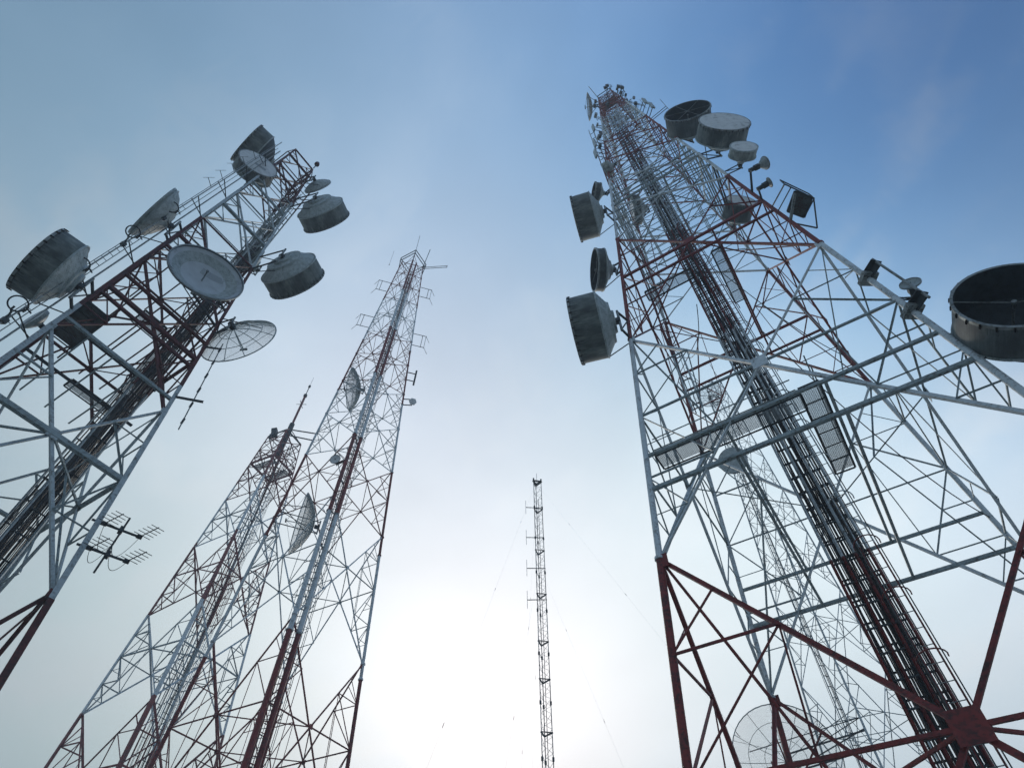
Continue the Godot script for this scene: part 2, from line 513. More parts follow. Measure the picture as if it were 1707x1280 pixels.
# vertical run of feeder cables on painted uprights, with an optional caged climbing ladder at one end
func cable_ladder(label: String, t: Dictionary, du: float, dv: float, w: float, h0: float, h1: float, n: int, ladder: bool, depth := 0.35, up_w := 0.07, step := 0.7) -> Node3D:
	var o := thing("cable_ladder", label, "cable ladder", P(t, du, dv, h0))
	var cuts := [h0, h1]
	for b in t.bands:
		if b[0] > h0 + 0.1 and b[0] < h1 - 0.1:
			cuts.append(b[0])
	cuts.sort()
	var ups := 4 if w > 0.7 else 2
	for i in ups:
		var x := -w * 0.5 + w * i / (ups - 1)
		for j in cuts.size() - 1:
			bar(o, "upright", P(t, du + x, dv - depth * 0.5, cuts[j]), P(t, du + x, dv - depth * 0.5, cuts[j + 1]), up_w, band(t, (cuts[j] + cuts[j + 1]) * 0.5) + "_paint", "channel", out_of(t, 0))
			if w > 0.7:
				bar(o, "upright", P(t, du + x, dv + depth * 0.5, cuts[j]), P(t, du + x, dv + depth * 0.5, cuts[j + 1]), up_w * 0.8, band(t, (cuts[j] + cuts[j + 1]) * 0.5) + "_paint", "tube")
	var h := h0 + 0.3
	while h < h1:
		bar(o, "cross_bar", P(t, du - w * 0.5, dv - depth * 0.5 + 0.03, h), P(t, du + w * 0.5, dv - depth * 0.5 + 0.03, h), 0.036, "dark_steel", "angle")
		if w > 0.7:
			bar(o, "cross_bar", P(t, du - w * 0.5, dv + depth * 0.5 - 0.03, h + step * 0.5), P(t, du + w * 0.5, dv + depth * 0.5 - 0.03, h + step * 0.5), 0.036, "dark_steel", "angle")
		h += step
	for i in n:
		var rr := rng.randf_range(0.011, 0.023)
		var x := -w * 0.47 + w * 0.94 * (i + rng.randf_range(0.15, 0.85)) / n
		var y := rng.randf_range(-depth * 0.42, depth * 0.42)
		var path := []
		var hh := h0
		var end := h1 - rng.randf_range(0.0, (h1 - h0) * 0.28)
		var ph := rng.randf_range(0.0, 6.0)
		while hh < end:
			path.append(P(t, du + x + 0.022 * sin(hh * 0.7 + ph) + rng.randf_range(-0.008, 0.008), dv + y + 0.02 * cos(hh * 0.5 + ph * 2.0), hh) - o.position)
			hh += 1.0
		local(o, "cable", sweep(path, rr, 6), M["cable_black" if i % 3 else "cable_grey"])
	if ladder:
		var lu := du + w * 0.5 + 0.02
		dv -= depth * 0.5 + 0.16
		for sx in [-0.17, 0.17]:
			for j in cuts.size() - 1:
				bar(o, "ladder_rail", P(t, lu + sx, dv, cuts[j]), P(t, lu + sx, dv, cuts[j + 1]), 0.04, band(t, (cuts[j] + cuts[j + 1]) * 0.5) + "_paint", "angle")
		h = h0 + 0.3
		while h < h1:
			bar(o, "rung", P(t, lu - 0.17, dv, h), P(t, lu + 0.17, dv, h), 0.02, "galvanised", "rod")
			h += 0.36
		h = h0 + 2.2
		while h < h1:
			var path := []
			for i in 11:
				var a := -0.15 + (PI + 0.3) * i / 10.0
				path.append(P(t, lu + 0.29 * cos(a), dv - 0.42 * sin(a), h) - o.position)
			local(o, "cage_hoop", sweep(path, 0.016, 5), M[band(t, h) + "_paint"])
			h += 1.35
		for a in [0.25, 0.5, 0.75]:
			bar(o, "cage_strap", P(t, lu + 0.29 * cos(PI * a), dv - 0.42 * sin(PI * a), h0 + 2.2), P(t, lu + 0.29 * cos(PI * a), dv - 0.42 * sin(PI * a), h - 1.35), 0.02, "dark_steel", "box")
	return o

# walkway of open grating: edge angles, cross bars and bearing bars
func walkway(label: String, t: Dictionary, u0: float, u1: float, v0: float, v1: float, h: float, solid := false) -> Node3D:
	var o := thing("walkway", label, "walkway", P(t, (u0 + u1) * 0.5, (v0 + v1) * 0.5, h))
	var ux := (P(t, 1, 0, 0) - P(t, 0, 0, 0))
	var vx := (P(t, 0, 1, 0) - P(t, 0, 0, 0))
	for e in [[u0, v0, u1, v0], [u1, v0, u1, v1], [u1, v1, u0, v1], [u0, v1, u0, v0]]:
		bar(o, "edge_angle", P(t, e[0], e[1], h), P(t, e[2], e[3], h), 0.06, "dark_steel", "angle")
	var along_u := (u1 - u0) > (v1 - v0)
	var length := maxf(u1 - u0, v1 - v0)
	var n := int(length / 0.55)
	for i in range(1, n):
		var f := float(i) / n
		if along_u:
			bar(o, "bearer", P(t, lerpf(u0, u1, f), v0, h - 0.03), P(t, lerpf(u0, u1, f), v1, h - 0.03), 0.026, "dark_steel", "angle")
		else:
			bar(o, "bearer", P(t, u0, lerpf(v0, v1, f), h - 0.03), P(t, u1, lerpf(v0, v1, f), h - 0.03), 0.026, "dark_steel", "angle")
	if solid:
		slab(o, "deck_plate", P(t, (u0 + u1) * 0.5, (v0 + v1) * 0.5, h + 0.06), ux * (u1 - u0), Vector3(0, 0.008, 0), vx * (v1 - v0), "deck_plate")
	else:
		var st := SurfaceTool.new()
		st.begin(Mesh.PRIMITIVE_TRIANGLES)
		var tr := o.transform.affine_inverse()
		var g := 0.045
		var x := u0 + g
		while x < u1:
			st.append_from(UM["box"], 0, tr * span(P(t, x, v0, h + 0.045), P(t, x, v1, h + 0.045), 0.007, Vector3.UP.cross(vx), 0.03))
			x += g
		x = v0 + g
		while x < v1:
			st.append_from(UM["box"], 0, tr * span(P(t, u0, x, h + 0.05), P(t, u1, x, h + 0.05), 0.007, Vector3.UP.cross(ux), 0.02))
			x += g
		var gr := local(o, "grating", st.commit(), M["galvanised"])
		gr.set_meta("kind", "stuff")
	return o

# ------------------------------------------------------------------ antennas
func axis_of(yaw: float, el: float) -> Vector3:
	var a := deg_to_rad(yaw)
	var e := deg_to_rad(el)
	return Vector3(sin(a) * cos(e), sin(e), -cos(a) * cos(e))

func aim(y: Vector3) -> Basis:
	var x := y.cross(Vector3.UP).normalized()
	return Basis(x, y, x.cross(y))

# stand-off mount: upright pipe behind the hub, two arms and a brace back to the tower leg
func mount(o: Node3D, hub: Vector3, ax: Vector3, t: Dictionary, i: int, size: float, m := "dark_steel"):
	var w := 0.045 + 0.025 * size
	var pipe := hub - ax * 0.16
	var lo := pipe - Vector3(0, 0.55 * size, 0)
	var hi := pipe + Vector3(0, 0.55 * size, 0)
	bar(o, "mount_pipe", lo, hi, w * 1.3, "galvanised", "tube")
	bar(o, "hub_clamp", hub + ax * 0.1, pipe - ax * 0.05, w * 2.6, m, "box")
	for q in [lo + Vector3(0, 0.08, 0), hi - Vector3(0, 0.08, 0)]:
		var h: float = q.y - EYE
		bar(o, "mount_arm", q, leg_at(t, i, h), w, m, "angle")
	bar(o, "mount_brace", lo + Vector3(0, 0.1, 0), leg_at(t, i, hi.y - EYE), w * 0.7, m, "angle")

func drum(called: String, label: String, group: String, pos: Vector3, yaw: float, el: float, R: float, L: float, t: Dictionary, i: int, o_ := {}) -> Node3D:
	var ax := axis_of(yaw, el)
	var o := thing(called, label, "antenna", pos, aim(ax), group)
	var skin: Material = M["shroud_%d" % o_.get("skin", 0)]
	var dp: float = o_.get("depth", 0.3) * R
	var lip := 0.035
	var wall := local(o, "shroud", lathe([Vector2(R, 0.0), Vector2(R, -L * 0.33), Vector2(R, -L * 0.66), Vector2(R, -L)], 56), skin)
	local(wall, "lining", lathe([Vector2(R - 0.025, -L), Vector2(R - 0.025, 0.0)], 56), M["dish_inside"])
	local(wall, "front_rim", lathe([Vector2(R - 0.03, 0.012), Vector2(R + lip, 0.012), Vector2(R + lip, -0.07), Vector2(R - 0.001, -0.07)], 56), M["galvanised" if o_.get("skin", 0) != 2 else "dish_white"])
	local(wall, "back_rim", lathe([Vector2(R - 0.001, -L + 0.03), Vector2(R + lip * 0.8, -L + 0.03), Vector2(R + lip * 0.8, -L - 0.03), Vector2(R - 0.02, -L - 0.03)], 56), M["dish_white"])
	# reflector bowl with a conical shell on its back
	var prof := []
	for k in 9:
		var f := k / 8.0
		prof.append(Vector2(maxf(R * 0.985 * (1.0 - f), 0.001), -L - dp * (1.0 - pow(1.0 - f, 2.0))))
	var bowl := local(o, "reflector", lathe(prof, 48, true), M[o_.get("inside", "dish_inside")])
	if o_.has("bowl_print"):
		local(bowl, "faded_print", bowl_patch(R, L, dp, o_.bowl_print), M["radome_print"])
	var back := -L - dp - 0.05
	var step_r: float = o_.get("hub", 0.45) * R
	var shell := [Vector2(0.001, back - 0.10), Vector2(step_r * 0.55, back - 0.10), Vector2(step_r * 0.6, back), Vector2(step_r, back + 0.02), Vector2(step_r * 1.05, back + dp * 0.28), Vector2(R * 0.97, -L - 0.03)]
	if o_.get("dome", false):
		shell = [Vector2(0.001, back - 0.05), Vector2(R * 0.3, back - 0.02), Vector2(R * 0.6, back + dp * 0.28), Vector2(R * 0.85, back + dp * 0.66), Vector2(R * 0.985, -L - 0.02)]
	local(o, "back_shell", lathe(shell, 48, o_.get("dome", false)), M["dish_white"])
	if o_.get("radome", true):
		var bulge := 0.035 * R
		var cover := local(o, "radome", lathe([Vector2(R - 0.02, 0.008), Vector2(R * 0.75, 0.008 + bulge * 0.55), Vector2(R * 0.45, 0.008 + bulge * 0.85), Vector2(0.001, 0.008 + bulge)], 56), M[o_.get("face", "radome_white")])
		if o_.has("print"):
			var pr: Array = o_.print
			var q := local(cover, "faded_print", UM["box"], M["radome_print"])
			q.transform = Transform3D(Basis(Vector3.UP, pr[2]) * Basis(Vector3(R * pr[3], 0, 0), Vector3(0, 0.004, 0), Vector3(0, 0, R * pr[4])), Vector3(R * pr[0], bulge * 0.9 + 0.012, R * pr[1]))
	else:
		var tip := Vector3(0, -L * 0.25, 0)
		var horn := local(o, "feed_horn", lathe([Vector2(0.001, -L - dp), Vector2(0.03, -L - dp), Vector2(0.03, -L * 0.3), Vector2(0.055, -L * 0.3 + 0.02), Vector2(0.055, -L * 0.3 + 0.09), Vector2(0.001, -L * 0.3 + 0.09)], 14), M["galvanised"])
		for k in o_.get("stays", 4):
			var a: float = TAU * k / o_.get("stays", 4) + o_.get("stay_turn", 0.5)
			var e := Vector3(cos(a) * (R - 0.03), o_.get("stay_y", -0.1), sin(a) * (R - 0.03))
			var b := local(horn, "feed_stay", UM["rod"], M["galvanised"])
			b.transform = span(e, tip if o_.get("stay_y", -0.1) < -0.05 else Vector3(0, -0.05, 0), 0.028, Vector3(1, 0.3, 0))
	# bolts/clips round the front rim
	if o_.get("clips", true):
		var st := SurfaceTool.new()
		st.begin(Mesh.PRIMITIVE_TRIANGLES)
		var nc := int(R * 22)
		for k in nc:
			var a := TAU * k / nc
			var d := Vector3(cos(a), 0, sin(a))
			st.append_from(UM["box"], 0, Transform3D(Basis(d * 0.03, Vector3(0, 0.11, 0), Vector3(0, 1, 0).cross(d) * 0.035), d * (R + lip + 0.008) + Vector3(0, -0.06, 0)))
		var cl := local(wall, "rim_clips", st.commit(), M["dark_steel"])
		cl.set_meta("kind", "stuff")
	var hub: Vector3 = pos + ax * (back - 0.08)
	mount(o, hub, ax, t, i, clampf(R, 0.4, 1.3))
	if o_.get("stay_rod", true) and R > 0.9:
		var side: Vector3 = ax.cross(Vector3.UP).normalized() * o_.get("rod_side", 1.0)
		var e := pos - ax * L + side * R * 0.8 - Vector3(0, R * 0.55, 0)
		bar(o, "side_stay", e, leg_at(t, i, e.y - EYE - 0.2), 0.045, "dark_steel", "rod")
	return o

# faded lettering block printed on a bowl: a curved patch 4 mm above the reflector
func bowl_patch(R: float, L: float, dp: float, r: Array) -> ArrayMesh:
	var st := SurfaceTool.new()
	st.begin(Mesh.PRIMITIVE_TRIANGLES)
	var rot := Basis(Vector3.UP, r[2])
	for i in 8:
		for j in 4:
			var q := []
			for c in [[0, 0], [1, 0], [1, 1], [0, 1]]:
				var p := rot * Vector3((float(i + c[0]) / 8.0 - 0.5) * r[3] * R, 0, (float(j + c[1]) / 4.0 - 0.5) * r[4] * R) + Vector3(r[0] * R, 0, r[1] * R)
				p.y = -L - dp * (1.0 - (p.x * p.x + p.z * p.z) / (R * R)) + 0.006
				q.append(p)
			quad(st, q[0], q[1], q[2], q[3], Vector3.UP, Vector3.UP, Vector3.UP, Vector3.UP)
	return st.commit()

# parabolic grid reflector: rim ring, ribs, rows of thin rods, feed on a boom
func grid_dish(label: String, pos: Vector3, yaw: float, el: float, R: float, dp: float, t: Dictionary, i: int, rods := 46, horizontal := true, m := "galvanised", wire := 0.011) -> Node3D:
	var ax := axis_of(yaw, el)
	var o := thing("grid_dish", label, "antenna", pos, aim(ax), "wire grid dishes")
	var ring := []
	for k in 41:
		var a := TAU * k / 40.0
		ring.append(Vector3(cos(a) * R, 0, sin(a) * R))
	local(o, "rim", sweep(ring, 0.028, 6), M[m])
	for k in 6:
		var a := PI * k / 6.0
		var path := []
		for q in 15:
			var r := -R + 2.0 * R * q / 14.0
			path.append(Vector3(cos(a) * r, -dp * (1.0 - r * r / (R * R)) - 0.02, sin(a) * r))
		local(o, "rib", sweep(path, 0.016, 5), M[m])
	for rr in [0.4, 0.7]:
		var path := []
		for k in 33:
			var a := TAU * k / 32.0
			path.append(Vector3(cos(a) * R * rr, -dp * (1.0 - rr * rr) - 0.02, sin(a) * R * rr))
		local(o, "ring", sweep(path, 0.014, 5), M[m])
	var st := SurfaceTool.new()
	st.begin(Mesh.PRIMITIVE_TRIANGLES)
	for k in range(1, rods):
		var z := -R + 2.0 * R * k / rods
		var w := sqrt(maxf(R * R - z * z, 0.0))
		var path := []
		for q in 9:
			var x := -w + 2.0 * w * q / 8.0
			var y := -dp * (1.0 - (x * x + z * z) / (R * R))
			path.append(Vector3(x, y, z) if horizontal else Vector3(z, y, x))
		sweep_into(st, path, wire, 4)
	var g := local(o, "wire_grid", st.commit(), M[m])
	g.set_meta("kind", "stuff")
	local(o, "feed_boom", UM["tube"], M[m], span(Vector3(0, -dp, 0), Vector3(0, dp * 0.9, 0), 0.05, Vector3.RIGHT))
	local(o, "feed", UM["box"], M["dark_steel"], span(Vector3(-0.16, dp * 0.9, 0), Vector3(0.16, dp * 0.9, 0), 0.07, Vector3.UP))
	for k in 3:
		var a := TAU * k / 3.0 + 0.4
		local(o, "feed_stay", UM["rod"], M[m], span(Vector3(cos(a) * R, 0, sin(a) * R), Vector3(0, dp * 0.85, 0), 0.02, Vector3.UP))
	mount(o, pos - ax * (dp + 0.15), ax, t, i, 0.9)
	for k in 2:
		var e: Vector3 = o.transform * Vector3((k - 0.5) * 1.3 * R, -dp * 0.5, 0.2 * R)
		bar(o, "back_strut", e, leg_at(t, i, e.y - EYE + 0.5), 0.05, "dark_steel", "rod")
	return o

# small unshrouded dish on a bracket
func small_dish(called: String, label: String, pos: Vector3, yaw: float, el: float, R: float, t: Dictionary, i: int, depth := 0.35, face := "dish_white") -> Node3D:
	var ax := axis_of(yaw, el)
	var o := thing(called, label, "antenna", pos, aim(ax))
	var prof := []
	var outer := []
	for k in 9:
		var f := k / 8.0
		prof.append(Vector2(maxf(R * (1.0 - f), 0.001), -R * depth * (1.0 - pow(1.0 - f, 2.0))))
		outer.append(Vector2(maxf(R * f, 0.001), -R * depth * (1.0 - f * f) - 0.02))
	local(o, "bowl", lathe(prof, 32, true), M[face])
	local(o, "back", lathe(outer, 32, true), M["dish_white"])
	local(o, "rim", lathe([Vector2(R - 0.01, 0.01), Vector2(R + 0.02, 0.01), Vector2(R + 0.02, -0.03), Vector2(R - 0.01, -0.03)], 32), M["galvanised"])
	local(o, "feed", UM["tube"], M["dark_steel"], span(Vector3(0, -R * depth, 0), Vector3(0, R * 0.1, 0), 0.05, Vector3.RIGHT))
	local(o, "radio_unit", UM["box"], M["dark_steel"], span(Vector3(0, -R * depth - 0.25, 0), Vector3(0, -R * depth - 0.02, 0), 0.2, Vector3.RIGHT, 0.16))
	mount(o, pos - ax * (R * depth + 0.28), ax, t, i, clampf(R, 0.25, 0.8))
	return o

func yagi(parent: Node3D, at: Vector3, dir: Vector3, across: Vector3, n: int, spacing: float, reach: float):
	bar(parent, "boom", at, at + dir * spacing * n, 0.03, "dark_steel", "rod")
	for k in n:
		var c := at + dir * spacing * (k + 0.7)
		var w := reach * (1.0 - 0.05 * k)
		bar(parent, "element", c - across * w * 0.5, c + across * w * 0.5, 0.022, "dark_steel", "rod")

func whip(called: String, label: String, a: Vector3, b: Vector3, w: float, group := "", m := "galvanised"):
	var o := thing(called, label, "antenna", a, Basis.IDENTITY, group)
	bar(o, "rod", a, b, w, m, "rod")
	bar(o, "base_clamp", a - Vector3(0, 0.12, 0), a + Vector3(0, 0.1, 0), w * 2.4, "dark_steel", "tube")
	return o

# ------------------------------------------------------------------ ground
func build_ground():
	var g := MeshInstance3D.new()
	g.name = "ground"
	var pm := PlaneMesh.new()
	pm.size = Vector2(3000, 3000)
	g.mesh = pm
	g.material_override = M["ground_gravel"]
	g.set_meta("kind", "structure")
	add_child(g)


# ------------------------------------------------------------------ the big tower on the right
func build_right_tower():
	var t := frame(16.0, 35.632, 123.565, 19.54, 6.936, -0.12421)
	t.bands = [[8.72, "red"], [18.65, "white"], [28.27, "red"], [38.0, "white"], [47.3, "red"], [56.0, "white"], [80.0, "red"]]
	var o := thing("lattice_tower", "huge red and white lattice tower on the right crowded with dishes", "tower", P(t, 0, 0, -EYE))
	lattice(o, t, [-EYE, 8.72, 18.65, 28.27, 33.2, 38.0, 42.7, 47.3, 51.2, 54.6, 57.4, 59.6, 61.4, 62.9, 64.2], {"leg0": 0.18, "leg1": 0.10, "diag0": 0.098, "diag1": 0.05, "sub0": 0.05, "sub1": 0.034, "flange": true, "gusset": true, "fine": true, "hips": true, "sub_min": 2.5, "ring_from": 30.0, "beam": 0.7, "plate0": 0.5, "plate1": 0.15})
	# beams that carry the walkways on the face towards the camera
	for e in [[10.95, 0.105], [12.25, 0.09]]:
		var h: float = e[0]
		for f in [0, 2]:
			bar(o, "platform_beam", leg_at(t, f, h), leg_at(t, f + 1, h), e[1], "pale_grey_paint", "channel", Vector3.UP)
		bar(o, "platform_beam", P(t, 1.15, -half(t, h), h), P(t, 1.15, half(t, h), h), 0.08, "pale_grey_paint", "channel", Vector3.UP)
		bar(o, "platform_beam", P(t, -1.6, -half(t, h), h), P(t, -1.6, half(t, h), h), 0.08, "pale_grey_paint", "channel", Vector3.UP)
	for hh in [13.2, 13.7]:
		bar(o, "guard_rail", P(t, -half(t, hh), -half(t, hh) + 0.75, hh), P(t, 0.5, -half(t, hh) + 0.75, hh), 0.04, "pale_grey_paint", "tube")
		bar(o, "guard_rail", P(t, 1.1, -3.7, hh), P(t, 1.1, 0.2, hh), 0.04, "pale_grey_paint", "tube")
	for hh in [22.6, 23.8]:
		for f in [0, 2]:
			bar(o, "platform_beam", leg_at(t, f, hh), leg_at(t, f + 1, hh), 0.085, "red_paint", "channel", Vector3.UP)
		bar(o, "platform_beam", P(t, 1.0, -half(t, hh), hh), P(t, 1.0, half(t, hh), hh), 0.075, "red_paint", "channel", Vector3.UP)
	for hh in [33.0, 33.8, 34.6]:
		for f in 4:
			bar(o, "platform_beam", leg_at(t, f, hh), leg_at(t, f + 1, hh), 0.07, "pale_grey_paint", "channel", Vector3.UP)
		for x in [-0.6, -0.2, 0.2, 0.6]:
			bar(o, "joist", P(t, x * half(t, hh), -half(t, hh), hh), P(t, x * half(t, hh), half(t, hh), hh), 0.045, "pale_grey_paint", "tube")
			bar(o, "joist", P(t, -half(t, hh), x * half(t, hh), hh + 0.3), P(t, half(t, hh), x * half(t, hh), hh + 0.3), 0.045, "pale_grey_paint", "tube")
	walkway("grating walkway along the near face inside the big right tower", t, -3.7, 0.5, -3.72, -3.1, 12.35)
	walkway("grating walkway running in to the cable ladder of the big right tower", t, 0.5, 1.06, -3.72, 0.1, 12.55)
	walkway("upper grating walkway beside the red cable ladder of the right tower", t, 0.55, 1.0, -2.6, 0.3, 23.2)
	walkway("short upper grating walkway near the red left leg of the right tower", t, -2.6, -0.5, -2.5, -2.0, 23.0)
	cable_ladder("thick ladder of black feeder cables climbing inside the big right tower", t, -0.3, -1.7, 0.86, -EYE, 53.0, 30, true, 0.36, 0.05, 0.55)
	cable_ladder("narrow pale pipe ladder beside the left leg inside the big right tower", t, -2.35, -1.75, 0.35, 15.5, 52.0, 3, false, 0.2, 0.05, 1.4)

	# antennas
	drum("open_drum_antenna", "big open drum at the right edge of the picture, dark inside", "drum antennas of the right tower", Vector3(11.06, 13.20, -6.19), 206, 0, 1.12, 0.94, t, 1, {"skin": 1, "radome": false, "stays": 2, "stay_turn": 0.5, "depth": 0.3})
	drum("drum_antenna", "large dark drum with a pale flat cover, high right of the right tower", "drum antennas of the right tower", Vector3(10.80, 33.97, -7.49), 182, -5, 1.27, 0.92, t, 1, {"skin": 0})
	drum("open_drum_antenna", "open drum with crossed stays, topmost right of the right tower", "drum antennas of the right tower", Vector3(10.60, 40.63, -8.43), 199, -5, 1.36, 1.15, t, 1, {"skin": 1, "radome": false, "stays": 6, "stay_y": -0.02, "stay_turn": 0.2})
	drum("drum_antenna", "small pale drum below the large covered drum, right of the right tower", "drum antennas of the right tower", Vector3(10.71, 30.23, -7.71), 184, -5, 0.61, 0.45, t, 1, {"skin": 2, "clips": false})
	drum("drum_antenna", "large dented drum with torn cover, upper left of the right tower", "drum antennas of the right tower", Vector3(3.40, 32.87, -12.38), 288, 0, 1.23, 1.05, t, 0, {"skin": 0, "hub": 0.5})
	drum("drum_antenna", "small dark drum just above the dented drum, left of the right tower", "drum antennas of the right tower", Vector3(4.89, 37.59, -12.47), 263, 0, 0.59, 0.36, t, 0, {"skin": 1, "clips": false, "radome": false, "stays": 3})
	drum("drum_antenna", "shallow dark drum between the two large drums left of the right tower", "drum antennas of the right tower", Vector3(3.77, 26.59, -12.30), 269, -3, 0.98, 0.40, t, 0, {"skin": 1, "clips": false, "radome": false, "stays": 3, "inside": "dish_inside"})
	drum("drum_antenna", "lowest and largest stained drum on the left of the right tower", "drum antennas of the right tower", Vector3(2.40, 20.98, -12.15), 287, 0, 1.30, 1.07, t, 0, {"skin": 0, "hub": 0.6})
	drum("drum_antenna", "grey drum seen through the red bracing of the right tower", "drum antennas of the right tower", Vector3(11.9, 32.0, -10.9), 177, 0, 0.74, 0.95, t, 1, {"skin": 1, "clips": false})
	drum("drum_antenna", "small drum on the upper left leg of the right tower", "drum antennas of the right tower", Vector3(6.05, 41.61, -12.45), 306, 0, 0.51, 0.45, t, 0, {"skin": 2, "clips": false})
	drum("drum_antenna", "round grey drum deep inside the upper lattice of the right tower", "drum antennas of the right tower", Vector3(8.35, 42.0, -15.3), 281, 0, 1.04, 0.5, t, 3, {"skin": 1, "clips": false})
	grid_dish("wire grid dish edge-on at the very top left of the right tower", Vector3(7.03, 62.39, -12.90), 279, 0, 1.25, 0.35, t, 0, 40)
	small_dish("small_dish", "small pale dish on a pipe between two brackets of the right tower", Vector3(10.63, 15.84, -7.30), 213, 8, 0.24, t, 1, 0.22)
	var pp := thing("bracket_pipe", "pipe between two plate brackets on the right leg below the framed panel", "pipe", leg_at(t, 1, 13.3))
	var off := out_of(t, 1) * 0.5
	bar(pp, "pipe", leg_at(t, 1, 13.2) + off, leg_at(t, 1, 15.9) + off, 0.075, "galvanised", "tube")
	for hh in [13.4, 15.6]:
		var c := leg_at(t, 1, hh)
		slab(pp, "bracket", c + off * 0.55, off * 1.0, Vector3(0, 0.28, 0), off.cross(Vector3.UP).normalized() * 0.04, "dark_steel")
		slab(pp, "bracket", c + off * 0.55 + Vector3(0, 0.12, 0), off * 1.0, Vector3(0, 0.03, 0), off.cross(Vector3.UP).normalized() * 0.34, "dark_steel")
		slab(pp, "clamp", c, Vector3(0.42, 0, 0), Vector3(0, 0.16, 0), Vector3(0, 0, 0.42), "galvanised")
	small_dish("horn_antenna", "small flared horn on a stalk beside the red right leg", leg_at(t, 1, 25.3) + out_of(t, 1) * 1.15 + Vector3(0.1, 0, 0.1), 110, 20, 0.27, t, 1, 1.1)
	small_dish("small_dish", "small pale dish just under the flared horn, right leg", leg_at(t, 1, 24.0) + out_of(t, 1) * 0.75, 120, 10, 0.2, t, 1, 0.3)
	framed_panel(t)
	# roof clutter: radio units and panels clamped to the upper legs
	for e in [[0, 49.6, "third"], [0, 47.6, "fourth"], [0, 45.0, "fifth"], [0, 52.4, "second"], [1, 56.5, "third"], [1, 54.2, "fourth"], [1, 51.3, "fifth"], [1, 58.5, "second"], [0, 55.5, "first"], [1, 60.5, "first"]]:
		var c := leg_at(t, e[0], e[1])
		var d := out_of(t, e[0])
		var b := thing("radio_unit", "dark radio box on the %s upper leg of the right tower, %s from the top" % [["left", "right"][e[0]], e[2]], "radio unit", c, Basis.IDENTITY, "radio boxes near the top of the right tower")
		var sz := rng.randf_range(0.6, 1.2)
		slab(b, "housing", c + d * rng.randf_range(0.3, 0.55) + d.cross(Vector3.UP) * rng.randf_range(-0.35, 0.35), d * 0.22 * sz, Vector3(0.05, 0.5 * sz, 0.04), d.cross(Vector3.UP) * 0.3 * sz, "dark_steel" if rng.randf() < 0.7 else "galvanised")
		bar(b, "bracket", c, c + d * 0.34, 0.07, "galvanised", "angle")
		bar(b, "jumper_cable", c + d * 0.42 - Vector3(0, 0.3, 0), c - Vector3(0, 1.1, 0), 0.03, "cable_black", "rod")
	for e in [[0, 51.0, "first"], [0, 46.2, "second"], [1, 49.0, "first"], [0, 43.4, "third"], [1, 46.6, "second"]]:
		var c := leg_at(t, e[0], e[1])
		var d := out_of(t, e[0])
		var b := thing("panel_antenna", "slim pale panel on the %s upper leg of the right tower, %s from the top" % [["left", "right"][e[0]], e[2]], "antenna", c, Basis.IDENTITY, "slim panel antennas of the right tower")
		slab(b, "panel", c + d * 0.8, d * 0.12, Vector3(0, 1.5, 0), d.cross(Vector3.UP) * 0.28, "dish_white")
		bar(b, "arm", c + Vector3(0, 0.5, 0), c + d * 0.75 + Vector3(0, 0.5, 0), 0.05, "dark_steel", "angle")
		bar(b, "arm", c - Vector3(0, 0.5, 0), c + d * 0.75 - Vector3(0, 0.5, 0), 0.05, "dark_steel", "angle")
	# top: platform frame, beacon, whips, outrigger dipoles
	for i in 4:
		bar(o, "top_rail", leg_at(t, i, 64.2) + Vector3(0, 0.9, 0), leg_at(t, i + 1, 64.2) + Vector3(0, 0.9, 0), 0.07, "dark_steel", "angle")
		bar(o, "top_post", leg_at(t, i, 64.2), leg_at(t, i, 64.2) + Vector3(0, 0.9, 0), 0.07, "dark_steel", "angle")
	var hf := thing("head_frame", "dark cluttered antenna frame around the tip of the big right tower", "antenna", P(t, 0, 0, 61.0))
	for k in 34:
		var i := rng.randi_range(0, 3)
		var hh: float = rng.randf_range(56.5, 64.6)
		var c := leg_at(t, i, minf(hh, 64.0)).lerp(leg_at(t, i + 1, minf(hh, 64.0)), rng.randf())
		c.y = hh + EYE
		var d := (c - P(t, 0, 0, hh)).normalized()
		var e := c + d * rng.randf_range(0.25, 0.95)
		bar(hf, "arm", c, e, 0.05, "dark_steel", "angle")
		if k % 3 == 0:
			slab(hf, "box", e, d * 0.2, Vector3(0, rng.randf_range(0.3, 0.7), 0), d.cross(Vector3.UP) * 0.3, "dark_steel")
		else:
			bar(hf, "rod", e - Vector3(0, rng.randf_range(0.2, 0.6), 0), e + Vector3(0, rng.randf_range(0.3, 1.3), 0), 0.04, "dark_steel", "rod")
	slab(hf, "deck", P(t, 0, 0, 62.9), (leg_at(t, 1, 62.9) - leg_at(t, 0, 62.9)) * 0.9, Vector3(0, 0.03, 0), (leg_at(t, 3, 62.9) - leg_at(t, 0, 62.9)) * 0.55, "deck_plate")
	beacon("aircraft beacon on the tip of the big right tower", leg_at(t, 2, 64.2) + Vector3(0, 0.9, 0))
	whip("whip_antenna", "thick whip rising from the top left corner of the right tower", leg_at(t, 0, 64.0), leg_at(t, 0, 64.0) + Vector3(-0.6, 4.2, 0.3), 0.07)
	var n := 0
